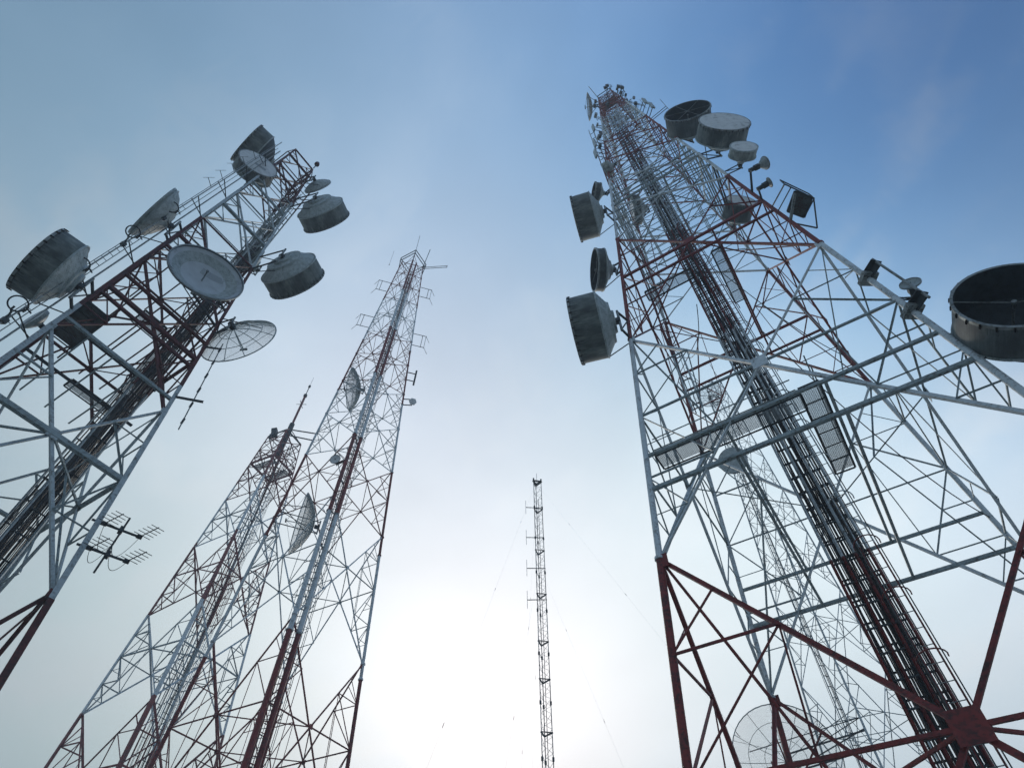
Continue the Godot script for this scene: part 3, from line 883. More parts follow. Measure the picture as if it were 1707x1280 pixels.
	for e in [[1, 56.0, 1.7], [1, 45.6, 1.3]]:
		var c := leg_at(t, e[0], e[1])
		var d := Vector3(0.93, 0.0, -0.2).normalized() if n == 0 else Vector3(0.75, 0, 0.66).normalized()
		var b := thing("dipole_antenna", ["twin outrigger dipole near the top right of the right tower", "dipole on a stub arm above the open drum"][n], "antenna", c)
		for q in [0.0, -0.5]:
			bar(b, "arm", c + Vector3(0, q, 0), c + d * e[2] + Vector3(0, q, 0), 0.05, "dark_steel", "rod")
		bar(b, "rod", c + d * e[2] - Vector3(0, 1.2, 0), c + d * e[2] + Vector3(0, 2.2, 0), 0.04, "galvanised", "rod")
		n += 1
	# loose cables drooping inside the red panel
	for e in [[leg_at(t, 3, 26.0), P(t, -0.9, -1.7, 21.5), 2.2], [P(t, 0.7, -1.7, 18.0), leg_at(t, 2, 12.0), 1.4], [P(t, 0.6, -1.5, 23.0), leg_at(t, 2, 20.5), 0.8]]:
		var path := []
		for k in 19:
			var f := k / 18.0
			path.append(Vector3(e[0]).lerp(e[1], f) - Vector3(0, e[2] * 4.0 * f * (1.0 - f), 0))
		var b := thing("loose_cable", ["slack black cable hanging inside the red part of the right tower", "slack cable drooping from the cable ladder to the right rear leg", "short slack cable beside the red cable ladder"][n - 2], "cable", e[0])
		var rel := []
		for q in path:
			rel.append(q - b.position)
		local(b, "cable", sweep(rel, 0.018, 5), M["cable_black"])
		n += 1

# small service platform on the right leg: dark floor plate in a cage of thin pipes
func framed_panel(t: Dictionary):
	var o := thing("bracket_platform", "small dark floor plate in a pipe frame on the right leg", "platform", leg_at(t, 1, 21.4))
	var f := [P(t, 3.93, -4.2, 21.5), P(t, 4.44, -3.55, 21.5), P(t, 3.91, -3.02, 21.5), P(t, 3.46, -3.59, 21.5)]
	var mid: Vector3 = (f[0] + f[1] + f[2] + f[3]) * 0.25
	slab(o, "floor_plate", mid, f[1] - f[0], Vector3(0, 0.025, 0), f[3] - f[0], "deck_plate")
	for i in 4:
		bar(o, "edge_angle", f[i] - Vector3(0, 0.03, 0), f[(i + 1) % 4] - Vector3(0, 0.03, 0), 0.05, "dark_steel", "angle")
	var far := P(t, 3.70, -4.64, 21.5)
	var low := P(t, 4.0, -2.95, 20.5)
	bar(o, "frame_pipe", far, f[1] + (f[1] - far) * 0.02, 0.05, "dark_steel", "tube")
	bar(o, "frame_pipe", far + Vector3(0, 0.45, 0), f[1] + Vector3(0, 0.45, 0), 0.045, "dark_steel", "tube")
	bar(o, "frame_pipe", far, far + Vector3(0, 0.45, 0), 0.045, "dark_steel", "tube")
	bar(o, "frame_pipe", f[1], f[1] + Vector3(0, 0.45, 0), 0.045, "dark_steel", "tube")
	bar(o, "frame_pipe", far, leg_at(t, 1, 22.9), 0.055, "dark_steel", "tube")
	bar(o, "frame_pipe", far.lerp(f[0], 0.6), leg_at(t, 1, 22.3), 0.045, "dark_steel", "tube")
	bar(o, "strut", f[1], low, 0.055, "dark_steel", "tube")
	bar(o, "strut", low, leg_at(t, 1, 20.9), 0.06, "dark_steel", "tube")
	bar(o, "support_beam", f[0].lerp(f[3], 0.05) - Vector3(0, 0.08, 0), leg_at(t, 1, 21.1), 0.09, "galvanised", "channel")

func beacon(label: String, at: Vector3):
	var o := thing("beacon_light", label, "beacon", at)
	bar(o, "post", at, at + Vector3(0, 0.8, 0), 0.07, "dark_steel", "tube")
	local(o, "lamp", lathe([Vector2(0.001, 1.18), Vector2(0.13, 1.12), Vector2(0.17, 0.95), Vector2(0.17, 0.82), Vector2(0.001, 0.8)], 14), M["beacon_glass"])
	bar(o, "cap", at + Vector3(0, 1.16, 0), at + Vector3(0, 1.24, 0), 0.16, "dark_steel", "tube")

# ------------------------------------------------------------------ the near tower on the left
func build_left_tower():
	var t := frame(20.0, -49.814, 33.346, 42.3, 1.5736, -0.10244)
	t.bands = [[8.6, "maroon"], [17.4, "oldwhite"], [26.9, "maroon"], [35.6, "oldwhite"], [80.0, "maroon"]]
	var o := thing("lattice_tower", "red and white angle-steel tower leaning in from the left edge, hung with drums", "tower", P(t, 0, 0, -EYE))
	lattice(o, t, [-EYE, 8.8, 16.0, 21.77, 27.0, 31.5, 35.4, 38.8, 41.9], {"leg0": 0.18, "leg1": 0.10, "leg_shape": "angle", "diag0": 0.11, "diag1": 0.06, "sub0": 0.06, "sub1": 0.04, "gusset": true, "sub_min": 2.0, "hips": true, "beam": 1.6, "plate0": 0.4, "plate1": 0.16, "ring_from": 26.0})
	for hh in [16.6, 18.6, 20.2, 23.4]:
		bar(o, "platform_beam", P(t, -half(t, hh), -half(t, hh), hh), P(t, half(t, hh), -half(t, hh), hh), 0.11, "maroon_paint" if hh > 17.4 else "pale_grey_paint", "channel", Vector3.UP)
		for x in [-0.55, -0.1, 0.35]:
			bar(o, "joist", P(t, x * half(t, hh), -half(t, hh), hh), P(t, x * half(t, hh), half(t, hh), hh), 0.06, "maroon_paint" if hh > 17.4 else "pale_grey_paint", "angle")
	for hh in [16.6, 18.6]:
		bar(o, "platform_beam", P(t, -half(t, hh), half(t, hh) * 0.1, hh), P(t, half(t, hh), half(t, hh) * 0.1, hh), 0.08, "dark_steel", "channel", Vector3.UP)
	walkway("solid dark deck plate beside the left leg of the left tower", t, -1.95, -1.1, -1.85, 0.5, 18.0, true)
	walkway("square grating platform under the front dish of the left tower", t, -0.5, 0.5, -1.75, -0.9, 19.6)
	walkway("narrow grating strip below the joists of the left tower", t, -0.4, 1.3, 0.2, 0.7, 16.7)
	cable_ladder("dense black feeder cables climbing the right side of the left tower", t, 1.35, -0.45, 0.62, -EYE, 40.5, 30, false, 0.42, 0.06, 0.8)
	cable_ladder("second cable ladder hugging the rear of the left tower", t, 1.2, 0.35, 0.5, -EYE, 39.5, 10, false, 0.25, 0.05, 0.9)
	# feeder pipe and small ladder outside the left leg
	var lp := thing("pipe_ladder", "slender ladder and feeder pipe outside the left leg of the left tower", "ladder", leg_at(t, 0, 6.0))
	for e in [[-0.42, -0.25, 0.06], [-0.62, -0.28, 0.03], [-0.86, -0.32, 0.03], [-0.75, -0.75, 0.05]]:
		bar(lp, "rail", P(t, -half(t, 4.0) + e[0], -half(t, 4.0) + e[1], 4.0), P(t, -half(t, 39.0) + e[0], -half(t, 39.0) + e[1], 39.0), e[2], "galvanised", "tube")
	var hh := 8.0
	while hh < 26.0:
		bar(lp, "rung", P(t, -half(t, hh) - 0.62, -half(t, hh) - 0.28, hh), P(t, -half(t, hh) - 0.86, -half(t, hh) - 0.32, hh), 0.025, "galvanised", "rod")
		hh += 0.45
	for h2 in [9.0, 12.0, 15.0, 18.0, 21.0, 24.0, 27.0, 30.0, 33.0, 36.0]:
		bar(lp, "standoff", leg_at(t, 0, h2), P(t, -half(t, h2) - 0.86, -half(t, h2) - 0.34, h2), 0.05, "dark_steel", "angle")
		bar(lp, "standoff", leg_at(t, 0, h2 - 0.1), P(t, -half(t, h2) - 0.75, -half(t, h2) - 0.75, h2 - 0.1), 0.05, "dark_steel", "angle")
	var names := ["lowest curled ring antenna at the left edge, under the big drum", "curled ring antenna in front of the big stained drum", "curled ring antenna between the drum and the shallow dish", "curled ring antenna above the shallow dish, topmost of its row"]
	var hs := [14.3, 17.3, 20.5, 23.6]
	for i in 4:
		curl(names[i], P(t, -half(t, hs[i]) - 0.75, -half(t, hs[i]) - 0.75, hs[i]), t)
	# short stub dipoles higher on the same pipe
	var ord := ["lowest", "second lowest", "middle", "second highest", "highest"]
	for oi in 5:
		var h2: float = [28.3, 29.7, 31.2, 32.7, 34.3][oi]
		var c := P(t, -half(t, h2) - 0.75, -half(t, h2) - 0.75, h2)
		var b := thing("stub_dipole", ord[oi] + " tiny stub dipole on the pipe outside the left tower's left leg", "antenna", c, Basis.IDENTITY, "stub dipoles on the outer pipe")
		bar(b, "stub", c, c + Vector3(-0.05, 0.1, 0.45), 0.03, "dark_steel", "rod")
		bar(b, "element", c + Vector3(-0.3, 0.1, 0.45), c + Vector3(0.25, 0.1, 0.45), 0.02, "galvanised", "rod")

	var g := "drum antennas of the left tower"
	drum("drum_antenna", "largest stained drum at the left edge, tipped up beside the curled antennas", g, Vector3(-15.47, 19.19, -8.44), 223, 0, 1.23, 0.80, t, 0, {"skin": 0, "hub": 0.55})
	drum("shallow_dish", "shallow pale dish seen from behind, above the big stained drum", g, Vector3(-15.37, 25.88, -9.38), 218, 0, 1.32, 0.16, t, 0, {"skin": 2, "depth": 0.42, "dome": true, "clips": false})
	drum("front_dish", "large plain grey dish facing the camera with a short feed", g, Vector3(-12.66, 23.72, -11.15), 139, 0, 1.49, 0.06, t, 1, {"skin": 1, "depth": 0.32, "radome": false, "stays": 0, "inside": "radome_grey", "clips": false, "bowl_print": [-0.15, 0.33, 0.0, 0.65, 0.22]})
	drum("drum_antenna", "drum with grey cover facing down-right near the top of the left tower", g, Vector3(-15.24, 37.33, -10.87), 141, 0, 1.12, 0.81, t, 0, {"skin": 0, "print": [-0.2, -0.25, 0.0, 0.62, 0.2]})
	drum("drum_antenna", "topmost stained drum of the left tower, seen from the side", g, Vector3(-17.07, 40.61, -10.56), 222, 0, 1.45, 0.95, t, 3, {"skin": 0, "hub": 0.3, "depth": 0.6})
	drum("drum_antenna", "lower of the two drums pointing away right of the left tower", g, Vector3(-11.24, 29.15, -14.52), 17, 0, 1.46, 0.95, t, 1, {"skin": 0, "hub": 0.62})
	drum("drum_antenna", "upper of the two drums pointing away right of the left tower", g, Vector3(-11.77, 37.25, -14.43), 16, 0, 1.47, 0.95, t, 1, {"skin": 0, "hub": 0.62})
	drum("shallow_dish", "small flat dish just above the upper right drum of the left tower", g, Vector3(-13.32, 41.46, -13.68), 17, 0, 0.91, 0.08, t, 1, {"skin": 2, "depth": 0.3, "dome": true, "clips": false})
	drum("shallow_dish", "small round dish low behind the left leg of the left tower", g, Vector3(-18.33, 20.94, -11.76), 201, 0, 0.5, 0.1, t, 3, {"skin": 2, "depth": 0.3, "dome": true, "clips": false})
	drum("drum_antenna", "grey drum half hidden in the white lattice behind the front dish", g, Vector3(-15.2, 32.4, -14.6), 213, 0, 1.0, 0.4, t, 2, {"skin": 1, "clips": false})
	grid_dish("curved wire grid dish hanging right of the left tower below the drums", Vector3(-11.85, 22.98, -14.02), 8, 0, 1.59, 0.55, t, 1, 84, true, "dish_white", 0.0065)
	yagis(t)
	# collinear antenna hanging parallel to the right leg
	var a := leg_at(t, 1, 15.2) + out_of(t, 1) * 0.75
	var b2 := leg_at(t, 1, 20.4) + out_of(t, 1) * 0.62
	var col := thing("collinear_antenna", "slim jointed rod antenna along the right leg of the left tower", "antenna", a)
	bar(col, "rod", a, b2, 0.045, "galvanised", "tube")
	for k in 6:
		var c := a.lerp(b2, (k + 0.5) / 6.0)
		bar(col, "joint", c - Vector3(0, 0.12, 0), c + Vector3(0, 0.12, 0), 0.085, "dark_steel", "tube")
	bar(col, "bracket", leg_at(t, 1, 16.8), a.lerp(b2, 0.3) + out_of(t, 1) * 0.35, 0.07, "dark_steel", "angle")
	bar(col, "bracket", leg_at(t, 1, 20.0), a.lerp(b2, 0.93), 0.06, "dark_steel", "angle")
	# top frame, beacon, whip
	for i in 4:
		bar(o, "top_rail", leg_at(t, i, 41.9), leg_at(t, i + 1, 41.9), 0.09, "maroon_paint", "channel", Vector3.UP)
		bar(o, "top_rail", leg_at(t, i, 40.2) + out_of(t, i) * 0.25, leg_at(t, i + 1, 40.2) + out_of(t, i + 1) * 0.25, 0.06, "maroon_paint", "angle")
		bar(o, "top_post", leg_at(t, i, 40.2) + out_of(t, i) * 0.25, leg_at(t, i, 41.9) + Vector3(0, 0.1, 0), 0.05, "maroon_paint", "angle")
	beacon("aircraft beacon on a stalk at the tip of the left tower", leg_at(t, 1, 41.9) + Vector3(0, 0.3, 0))
	whip("whip_antenna", "thin whip beside the topmost drum of the left tower", leg_at(t, 3, 41.0), leg_at(t, 3, 41.0) + Vector3(-0.5, 1.9, 0.5), 0.04)

func curl(label: String, c: Vector3, t: Dictionary):
	var o := thing("ring_antenna", label, "antenna", c)
	var d := Vector3(0.58, -0.72, 0.37).normalized()
	var x := Vector3.UP.cross(d).normalized()
	var y := d.cross(x)
	var cc := (y * 0.5 - x * 0.05) + Vector3(-0.05, 0.1, 0.05)
	var path := []
	for k in 24:
		var a := -0.4 + TAU * 1.12 * k / 23.0
		path.append(cc + (x * cos(a) + y * sin(a)) * 0.25 * (1.0 - 0.18 * k / 23.0) + d * 0.10 * k / 23.0)
	path.append(path[-1] + x * 0.2 - y * 0.05)
	local(o, "ring", sweep(path, 0.026, 6), M["dark_steel"])
	local(o, "stalk", sweep([Vector3.ZERO, cc * 0.5, cc - y * 0.22 + d * 0.03, cc - y * 0.1], 0.03, 6), M["dark_steel"])
	local(o, "clamp", UM["box"], M["dark_steel"], span(Vector3(0, -0.1, 0), Vector3(0, 0.1, 0), 0.14, Vector3.RIGHT))

func yagis(t: Dictionary):
	var a := deg_to_rad(54.0)
	var arm := Vector3(sin(a), 0, -cos(a))
	var b := deg_to_rad(119.0)
	var fw := Vector3(sin(b), 0, -cos(b))
	var pole := leg_at(t, 1, 10.6) + arm * 0.65
	var o := thing("yagi_array", "four small comb antennas on two crossarms low on the left tower", "antenna", pole)
	bar(o, "pole", pole - Vector3(0, 0.95, 0), pole + Vector3(0, 0.95, 0), 0.06, "dark_steel", "tube")
	for h in [11.1, 10.25]:
		var c := leg_at(t, 1, h)
		bar(o, "crossarm", c - arm * 0.15, c + arm * 1.25, 0.07, "dark_steel", "tube")
		bar(o, "clamp", c + arm * 0.6, c + arm * 0.72, 0.18, "dark_steel", "box")
		for e in [0.18, 1.18]:
			yagi(o, c + arm * e, (fw + Vector3(0, 0.06, 0)).normalized(), Vector3(0.65, 0, -0.76).normalized(), 5, 0.16, 0.5)
			bar(o, "clamp", c + arm * (e - 0.08), c + arm * (e + 0.08), 0.12, "dark_steel", "tube")
		for k in 2:
			var e: Vector3 = c + arm * (0.2 + k)
			var path := []
			for q in 15:
				var f := q / 14.0
				path.append(e.lerp(pole, f) - Vector3(0, 0.55 * 4.0 * f * (1.0 - f), 0) - o.position)
			local(o, "jumper_cable", sweep(path, 0.009, 4), M["cable_black"])

# ------------------------------------------------------------------ the pipe-legged tower in the middle
func build_centre_tower():
	var t := frame(30.0, -21.011, 28.915, 57.5, 1.6166, -0.08126)
	t.bands = [[14.15, "red"], [21.3, "white"], [27.85, "red"], [35.0, "white"], [42.1, "red"], [49.3, "white"], [80.0, "red"]]
	var o := thing("lattice_tower", "slender red and white tower in the middle with twin pipes up its front", "tower", P(t, 0, 0, -EYE))
	lattice(o, t, [-EYE, 6.6, 14.9, 22.6, 27.9, 32.2, 36.2, 40.0, 43.5, 46.8, 49.8, 52.6, 55.2, 57.8], {"leg0": 0.2, "leg1": 0.09, "diag0": 0.085, "diag1": 0.042, "sub0": 0.05, "sub1": 0.028, "sub_min": 3.2, "fine": true, "brace_shape": "tube", "gusset": true, "flange": true})
	# thick front pipe and cable duct that stand out up the nearest corner
	var dp := thing("riser_pipe", "thick red and white riser pipe up the front of the middle tower", "pipe", P(t, -2.0, -2.0, -EYE))
	var cuts := [-EYE, 14.15, 21.3, 27.85, 35.0, 42.1, 49.3, 56.5]
	for j in cuts.size() - 1:
		for e in [0, 1]:
			var q0 := leg_at(t, 0, cuts[j])
			var q1 := leg_at(t, 0, cuts[j + 1])
			var sh: Vector3 = [-out_of(t, 0) * 0.1, out_of(t, 1) * 0.42 - out_of(t, 0) * 0.3][e]
			bar(dp, "pipe", q0 + sh, q1 + sh, [0.25, 0.235][e] * (1.0 - 0.35 * j / 7.0), band(t, (cuts[j] + cuts[j + 1]) * 0.5) + "_paint", "tube")
			bar(dp, "flange", q0 + sh - Vector3(0, 0.04, 0), q0 + sh + Vector3(0, 0.04, 0), [0.36, 0.32][e] * (1.0 - 0.3 * j / 7.0), "galvanised", "tube")
	var lz := thing("climbing_rungs", "zigzag climbing rungs between the twin riser pipes of the middle tower", "ladder", leg_at(t, 0, 0.0))
	var h := 4.0
	var k := 0
	while h < 56.0:
		var a := leg_at(t, 0, h) - out_of(t, 0) * 0.1
		var b := leg_at(t, 0, h + 0.18) + out_of(t, 1) * 0.42 - out_of(t, 0) * 0.3
		bar(lz, "rung", a, b, 0.03, "dark_steel", "rod")
		h += 0.35
		k += 1
	cable_ladder("cables and caged ladder behind the riser pipes of the middle tower", t, -0.9, -0.8, 0.3, -EYE, 52.0, 7, true, 0.3, 0.06, 1.2)
	grid_dish("upper wire grid dish on the left side of the middle tower", Vector3(-12.30, 37.23, -27.76), 266, 0, 1.68, 0.62, t, 3, 84, true, "dish_white", 0.01)
	grid_dish("lower, larger wire grid dish on the left side of the middle tower", Vector3(-12.54, 24.30, -27.77), 251, 0, 1.83, 0.85, t, 3, 92, true, "dish_white", 0.01)
	small_dish("round_radome", "small pale round cover beside the riser pipes of the middle tower", Vector3(-10.55, 26.88, -24.99), 184, -10, 0.3, t, 0, 0.15, "radome_white")
	var c := leg_at(t, 1, 35.3)
	var d := out_of(t, 1)
	var b := thing("panel_antenna", "pale hexagonal panel on the right edge of the middle tower", "antenna", c)
	local(b, "panel", lathe([Vector2(0.001, 0.1), Vector2(0.3, 0.06), Vector2(0.3, -0.06), Vector2(0.001, -0.1)], 6), M["radome_white"], Transform3D(aim(Vector3(0.3, -0.3, 0.9).normalized()), d * 0.75 + Vector3(0, 0.3, 0)))
	for q in [-0.35, 0.35]:
		bar(b, "arm", c + Vector3(0, q, 0), c + d * 0.75 + Vector3(0, q + 0.2, 0), 0.06, "dark_steel", "angle")
	c = leg_at(t, 1, 38.6)
	b = thing("panel_antenna", "narrow dark panel on the right edge of the middle tower", "antenna", c)
	slab(b, "panel", c + d * 0.7, d * 0.14, Vector3(0, 1.7, 0), d.cross(Vector3.UP) * 0.3, "dark_steel")
	for q in [-0.5, 0.5]:
		bar(b, "arm", c + Vector3(0, q, 0), c + d * 0.65 + Vector3(0, q, 0), 0.06, "dark_steel", "angle")
	# side-mounted folded dipoles
	var lab := ["folded dipole frame upper left of the middle tower", "folded dipole frame lower left of the middle tower", "folded dipole frame upper right of the middle tower", "folded dipole frame lower right of the middle tower"]
	var spots := [[3, 51.8], [3, 45.0], [1, 52.5], [1, 44.0]]
	for i in 4:
		c = leg_at(t, spots[i][0], spots[i][1])
		d = out_of(t, spots[i][0])
		b = thing("dipole_antenna", lab[i], "antenna", c, Basis.IDENTITY, "folded dipoles of the middle tower")
		var hi: Vector3 = c + d * 0.85 + Vector3(0, 0.95, 0)
		var lo: Vector3 = c + d * 0.85 - Vector3(0, 0.95, 0)
		bar(b, "rod", lo, hi, 0.05, "dark_steel", "tube")
		bar(b, "rod", lo + d * 0.3, hi + d * 0.3, 0.04, "galvanised", "tube")
		for q in [-0.9, 0.9]:
			bar(b, "arm", c + Vector3(0, q, 0), c + d * 1.2 + Vector3(0, q, 0), 0.06, "dark_steel", "tube")
			bar(b, "element", c + d * 1.15 + Vector3(0, q, 0), c + d * 1.15 + Vector3(0, q, 0) + d.cross(Vector3.UP) * 0.6 * (1 if i < 2 else -1) + d * 0.4, 0.04, "galvanised", "rod")
	for i in 4:
		for q in [0.0, 0.7]:
			bar(o, "top_rail", leg_at(t, i, 57.8) + out_of(t, i) * 0.25 + Vector3(0, q, 0), leg_at(t, i + 1, 57.8) + out_of(t, i + 1) * 0.25 + Vector3(0, q, 0), 0.07, "dark_steel", "angle")
		bar(o, "top_post", leg_at(t, i, 56.0), leg_at(t, i, 57.8) + out_of(t, i) * 0.25 + Vector3(0, 0.7, 0), 0.07, "dark_steel", "angle")
	whip("whip_antenna", "tall thin whip on the peak of the middle tower", leg_at(t, 0, 58.3), leg_at(t, 0, 58.3) + Vector3(-0.1, 4.6, 0), 0.05)
	whip("whip_antenna", "short thick whip on the right corner of the middle tower's top", leg_at(t, 1, 57.8), leg_at(t, 1, 57.8) + Vector3(0.25, 4.4, 0), 0.09)
	whip("whip_antenna", "thin whip on the left corner of the middle tower's top", leg_at(t, 3, 57.0) + Vector3(-1.2, 0, 0), leg_at(t, 3, 57.0) + Vector3(-1.25, 3.4, 0), 0.03)
	c = leg_at(t, 1, 57.4)
	b = thing("boom_arm", "twin-rod outrigger pointing right from the middle tower's top", "antenna", c)
	for q in [0.0, 0.35]:
		bar(b, "rod", c + Vector3(0, q, 0), c + Vector3(2.6, q - 0.2, 0.3), 0.06, "dark_steel", "tube")
	bar(b, "end_cap", c + Vector3(2.6, -0.25, 0.3), c + Vector3(2.6, 0.25, 0.3), 0.07, "dark_steel", "tube")

# ------------------------------------------------------------------ the thin far tower behind it
func build_thin_tower():
	var t := frame(50.0, -29.355, 24.943, 49.2, 2.0548, -0.14005)
	t.bands = [[18.0, "red"], [25.4, "white"], [32.5, "red"], [39.5, "white"], [80.0, "red"]]
	var o := thing("lattice_tower", "distant slender tower with a pole on top, left of the middle tower", "tower", P(t, 0, 0, -EYE))
	lattice(o, t, [-EYE, 9.0, 18.0, 25.4, 32.0, 37.5, 42.0, 44.6, 46.85], {"leg0": 0.26, "leg1": 0.12, "diag0": 0.12, "diag1": 0.08, "sub0": 0.075, "sub1": 0.05, "leg_shape": "angle", "sub_min": 2.5, "fine": true})
	for i in 4:
		bar(o, "top_rail", leg_at(t, i, 46.85), leg_at(t, i + 1, 46.85), 0.12, "dark_steel", "angle")
		bar(o, "platform_beam", leg_at(t, i, 42.6), leg_at(t, i + 1, 42.6), 0.16, "red_paint", "channel", Vector3.UP)
		bar(o, "peak_strut", leg_at(t, i, 46.85), P(t, 0, 0, 48.8), 0.09, "red_paint", "angle")
	walkway("high grating deck on the left of the distant slender tower", t, -1.2, -0.6, -1.2, 1.2, 42.4)
	walkway("high grating deck on the right of the distant slender tower", t, 0.6, 1.2, -1.2, 1.2, 42.5)
	cable_ladder("feeder cables and caged ladder inside the distant slender tower", t, 0.1, -0.4, 0.6, -EYE, 46.0, 9, true, 0.4, 0.09, 1.0)
	cable_ladder("second cable ladder inside the distant slender tower", t, 0.2, 0.9, 0.5, -EYE, 45.0, 6, false, 0.3, 0.09, 1.1)
	var c := P(t, 0, 0, 44.5)
	var m := thing("antenna_pole", "stepped antenna pole on top of the distant slender tower", "antenna", c)
	bar(m, "lower_pole", c, P(t, 0, 0, 49.5), 0.55, "dark_steel", "tube")
	bar(m, "upper_pole", P(t, 0, 0, 49.5), P(t, 0, 0, 54.6), 0.26, "red_paint", "tube")
	bar(m, "tip", P(t, 0, 0, 54.6), P(t, 0, 0, 56.4), 0.1, "dark_steel", "tube")
	bar(m, "needle", P(t, 0, 0, 56.4), P(t, 0, 0, 58.2), 0.04, "galvanised", "rod")
	for h in [54.6, 56.4]:
		bar(m, "knob", P(t, 0, 0, h - 0.15), P(t, 0, 0, h + 0.15), 0.42 if h < 55.0 else 0.28, "dark_steel", "tube")
	for a in [0.0, 1.57]:
		bar(m, "spike", P(t, 0, 0, 53.0) - Vector3(cos(a), 0, sin(a)) * 0.6, P(t, 0, 0, 53.0) + Vector3(cos(a), 0, sin(a)) * 0.6, 0.06, "dark_steel", "rod")
	c = leg_at(t, 3, 47.0)
	var l := thing("loudspeaker_horn", "dark bulky unit on the left corner of the distant tower's top", "antenna", c)
	slab(l, "housing", c + Vector3(0.4, 0.4, 0), Vector3(0.55, 0.15, 0), Vector3(-0.3, 1.1, 0), Vector3(0, 0, 0.5), "dark_steel")
	slab(l, "bracket", c + Vector3(0.2, -0.2, 0), Vector3(0.3, 0, 0), Vector3(0, 0.6, 0), Vector3(0, 0, 0.3), "dark_steel")
	c = P(t, 0, 0, 48.6)
	var b := thing("boom_arm", "double boom pointing right below the pole of the distant tower", "antenna", c)
	bar(b, "boom", c, c + Vector3(3.4, -0.9, 0.2), 0.14, "dark_steel", "tube")
	bar(b, "boom", c - Vector3(0, 0.9, 0), c + Vector3(3.0, -1.9, 0.2), 0.14, "dark_steel", "tube")
	bar(b, "rod", c + Vector3(3.9, -1.9, 0.2), c + Vector3(4.1, 2.4, 0.2), 0.04, "galvanised", "rod")
	bar(b, "link", c + Vector3(3.0, -1.9, 0.2), c + Vector3(4.0, -1.7, 0.2), 0.05, "dark_steel", "rod")

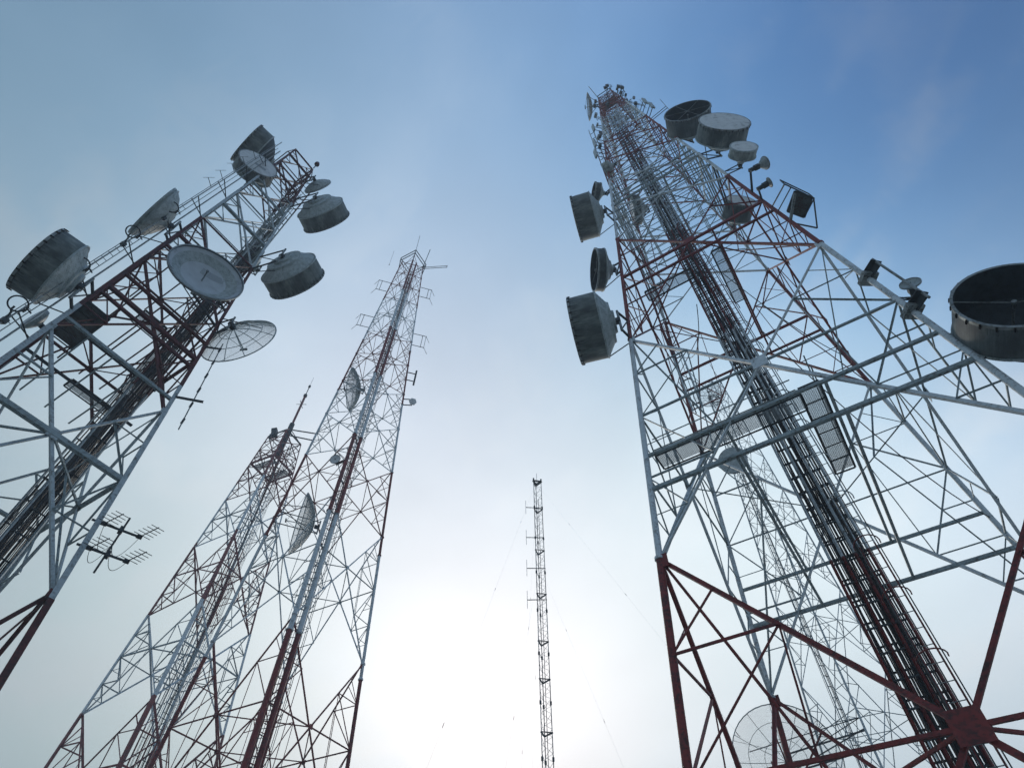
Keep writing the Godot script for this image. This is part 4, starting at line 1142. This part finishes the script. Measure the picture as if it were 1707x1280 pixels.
# ------------------------------------------------------------------ guyed mast
func build_mast():
	var a := deg_to_rad(3.4)
	var c := Vector3(sin(a) * 36.0, 0, -cos(a) * 36.0)
	var o := thing("guyed_mast", "slim triangular guyed mast standing alone against the bright sky", "mast", c)
	var top := 34.0 + EYE
	var q := []
	for ang in [0.35, 0.35 + TAU / 3.0, 0.35 + 2.0 * TAU / 3.0]:
		q.append(Vector3(cos(ang), 0, sin(ang)) * 0.36)
	var n := 12
	for i in 3:
		for j in n:
			var y0 := top * j / n
			var y1 := top * (j + 1) / n
			bar(o, "leg", c + q[i] + Vector3(0, y0, 0), c + q[i] + Vector3(0, y1, 0), 0.055, "dark_steel" if j % 2 == 0 else "galvanised", "tube")
			bar(o, "coupling", c + q[i] + Vector3(0, y1 - 0.1, 0), c + q[i] + Vector3(0, y1 + 0.1, 0), 0.13, "dark_steel", "tube")
	for i in 3:
		var st := SurfaceTool.new()
		st.begin(Mesh.PRIMITIVE_TRIANGLES)
		var y := 0.0
		var s := 0
		while y < top - 0.4:
			var p0: Vector3 = q[i] if s % 2 == 0 else q[(i + 1) % 3]
			var p1: Vector3 = q[(i + 1) % 3] if s % 2 == 0 else q[i]
			st.append_from(UM["rod"], 0, span(p0 + Vector3(0, y, 0), p1 + Vector3(0, y + 0.42, 0), 0.02, Vector3.RIGHT))
			y += 0.42
			s += 1
		var z := local(o, "zigzag_lacing", st.commit(), M["galvanised"])
		z.set_meta("kind", "stuff")
	for h in [33.9, 30.9, 27.0, 23.4, 20.0, 17.6, 14.6, 11.5]:
		for i in 3:
			bar(o, "ring_bar", c + q[i] * 1.15 + Vector3(0, h + EYE, 0), c + q[(i + 1) % 3] * 1.15 + Vector3(0, h + EYE, 0), 0.07 if h < 33.0 else 0.16, "dark_steel", "angle")
	for k in 2:
		bar(o, "feeder", c + Vector3(0.06 - 0.14 * k, 0, 0.05), c + Vector3(0.06 - 0.14 * k, top - 2.0 - k, 0.05), 0.04, "cable_black", "rod")
	var lab := ["top dipole on the left of the guyed mast", "second dipole from the top on the guyed mast", "third dipole from the top on the guyed mast", "lowest dipole on the left of the guyed mast"]
	var hs := [31.1, 28.2, 25.5, 23.0]
	for k in 4:
		var p := c + Vector3(0, hs[k] + EYE, 0)
		var d := thing("dipole_antenna", lab[k], "antenna", p, Basis.IDENTITY, "dipoles of the guyed mast")
		bar(d, "arm", p + Vector3(0.4, 0.12, -0.1), p + Vector3(-0.95, -0.1, 0.2), 0.06, "dark_steel", "tube")
		bar(d, "rod", p + Vector3(-0.95, -0.75, 0.2), p + Vector3(-0.95, 0.6, 0.2), 0.03, "galvanised", "rod")
	whip("whip_antenna", "tiny lightning rod on top of the guyed mast", c + Vector3(0, top, 0), c + Vector3(0, top + 0.9, 0), 0.03)
	var g := 0
	for e in [[24.5, 14.0], [33.0, 22.0]]:
		for k in 3:
			var ang: float = [1.2, 1.85, 4.6][k]
			var p: Vector3 = c + q[k] + Vector3(0, e[0] + EYE, 0)
			var f: Vector3 = c + Vector3(cos(ang), 0, sin(ang)) * e[1]
			var w := thing("guy_wire", ["lower", "upper"][g] + [" guy wire falling away right of the guyed mast", " guy wire falling away left of the guyed mast", " guy wire running back behind the guyed mast"][k], "wire", f)
			bar(w, "wire", p, f, 0.004, "galvanised", "rod")
			for s in [0.2, 0.45, 0.7]:
				var m: Vector3 = p.lerp(f, s)
				bar(w, "insulator", m - (f - p).normalized() * 0.12, m + (f - p).normalized() * 0.12, 0.022, "insulator_brown", "tube")
			slab(w, "anchor", f + Vector3(0, 0.15, 0), Vector3(0.6, 0, 0), Vector3(0, 0.4, 0), Vector3(0, 0, 0.6), "concrete")
		g += 1

# ------------------------------------------------------------------ grey tower seen through the big one
func build_hidden_tower():
	var t := frame(38.0, 29.6, 74.6, 43.7, 0.95, -0.083)
	t.bands = [[80.0, "oldwhite"]]
	var o := thing("lattice_tower", "far grey tower seen through the bracing of the big right tower", "tower", P(t, 0, 0, -EYE))
	lattice(o, t, [-EYE, 5.0, 11.0, 16.5, 21.5, 26.0, 30.0, 33.5, 36.5, 39.2, 41.6, 43.7], {"leg0": 0.13, "leg1": 0.08, "diag0": 0.055, "diag1": 0.04, "sub0": 0.04, "sub1": 0.03, "sub_min": 3.0, "brace_shape": "tube"})
	cable_ladder("thin cable ladder on the left corner of the far grey tower", t, -0.7, 0.5, 0.35, -EYE, 42.0, 5, false, 0.2, 0.06, 0.6)
	var hp := Vector3(16.94, 34.11, -31.77)
	drum("shallow_dish", "white bowl of the far grey tower seen through the right tower", "", hp, 215, -12, 1.05, 0.25, t, 0, {"skin": 2, "clips": false, "radome": true, "depth": 0.3, "face": "dish_white", "stay_rod": false})
	grid_dish("wire grid dish near the top of the far grey tower", Vector3(17.2, 42.0, -31.6), 200, -10, 1.35, 0.4, t, 0, 24)
	grid_dish("large fine wire dish low on the far grey tower, bottom of picture", Vector3(14.17, 14.04, -33.09), 196, 0, 2.6, 0.6, t, 0, 100, false, "galvanised", 0.006)
	whip("whip_antenna", "slim whip on the left corner of the far grey tower", leg_at(t, 3, 43.0), leg_at(t, 3, 43.0) + Vector3(-1.2, 3.8, 0), 0.06)
	whip("whip_antenna", "slim whip on the right corner of the far grey tower", leg_at(t, 1, 43.5), leg_at(t, 1, 43.5) + Vector3(-0.3, 3.0, 0), 0.05)
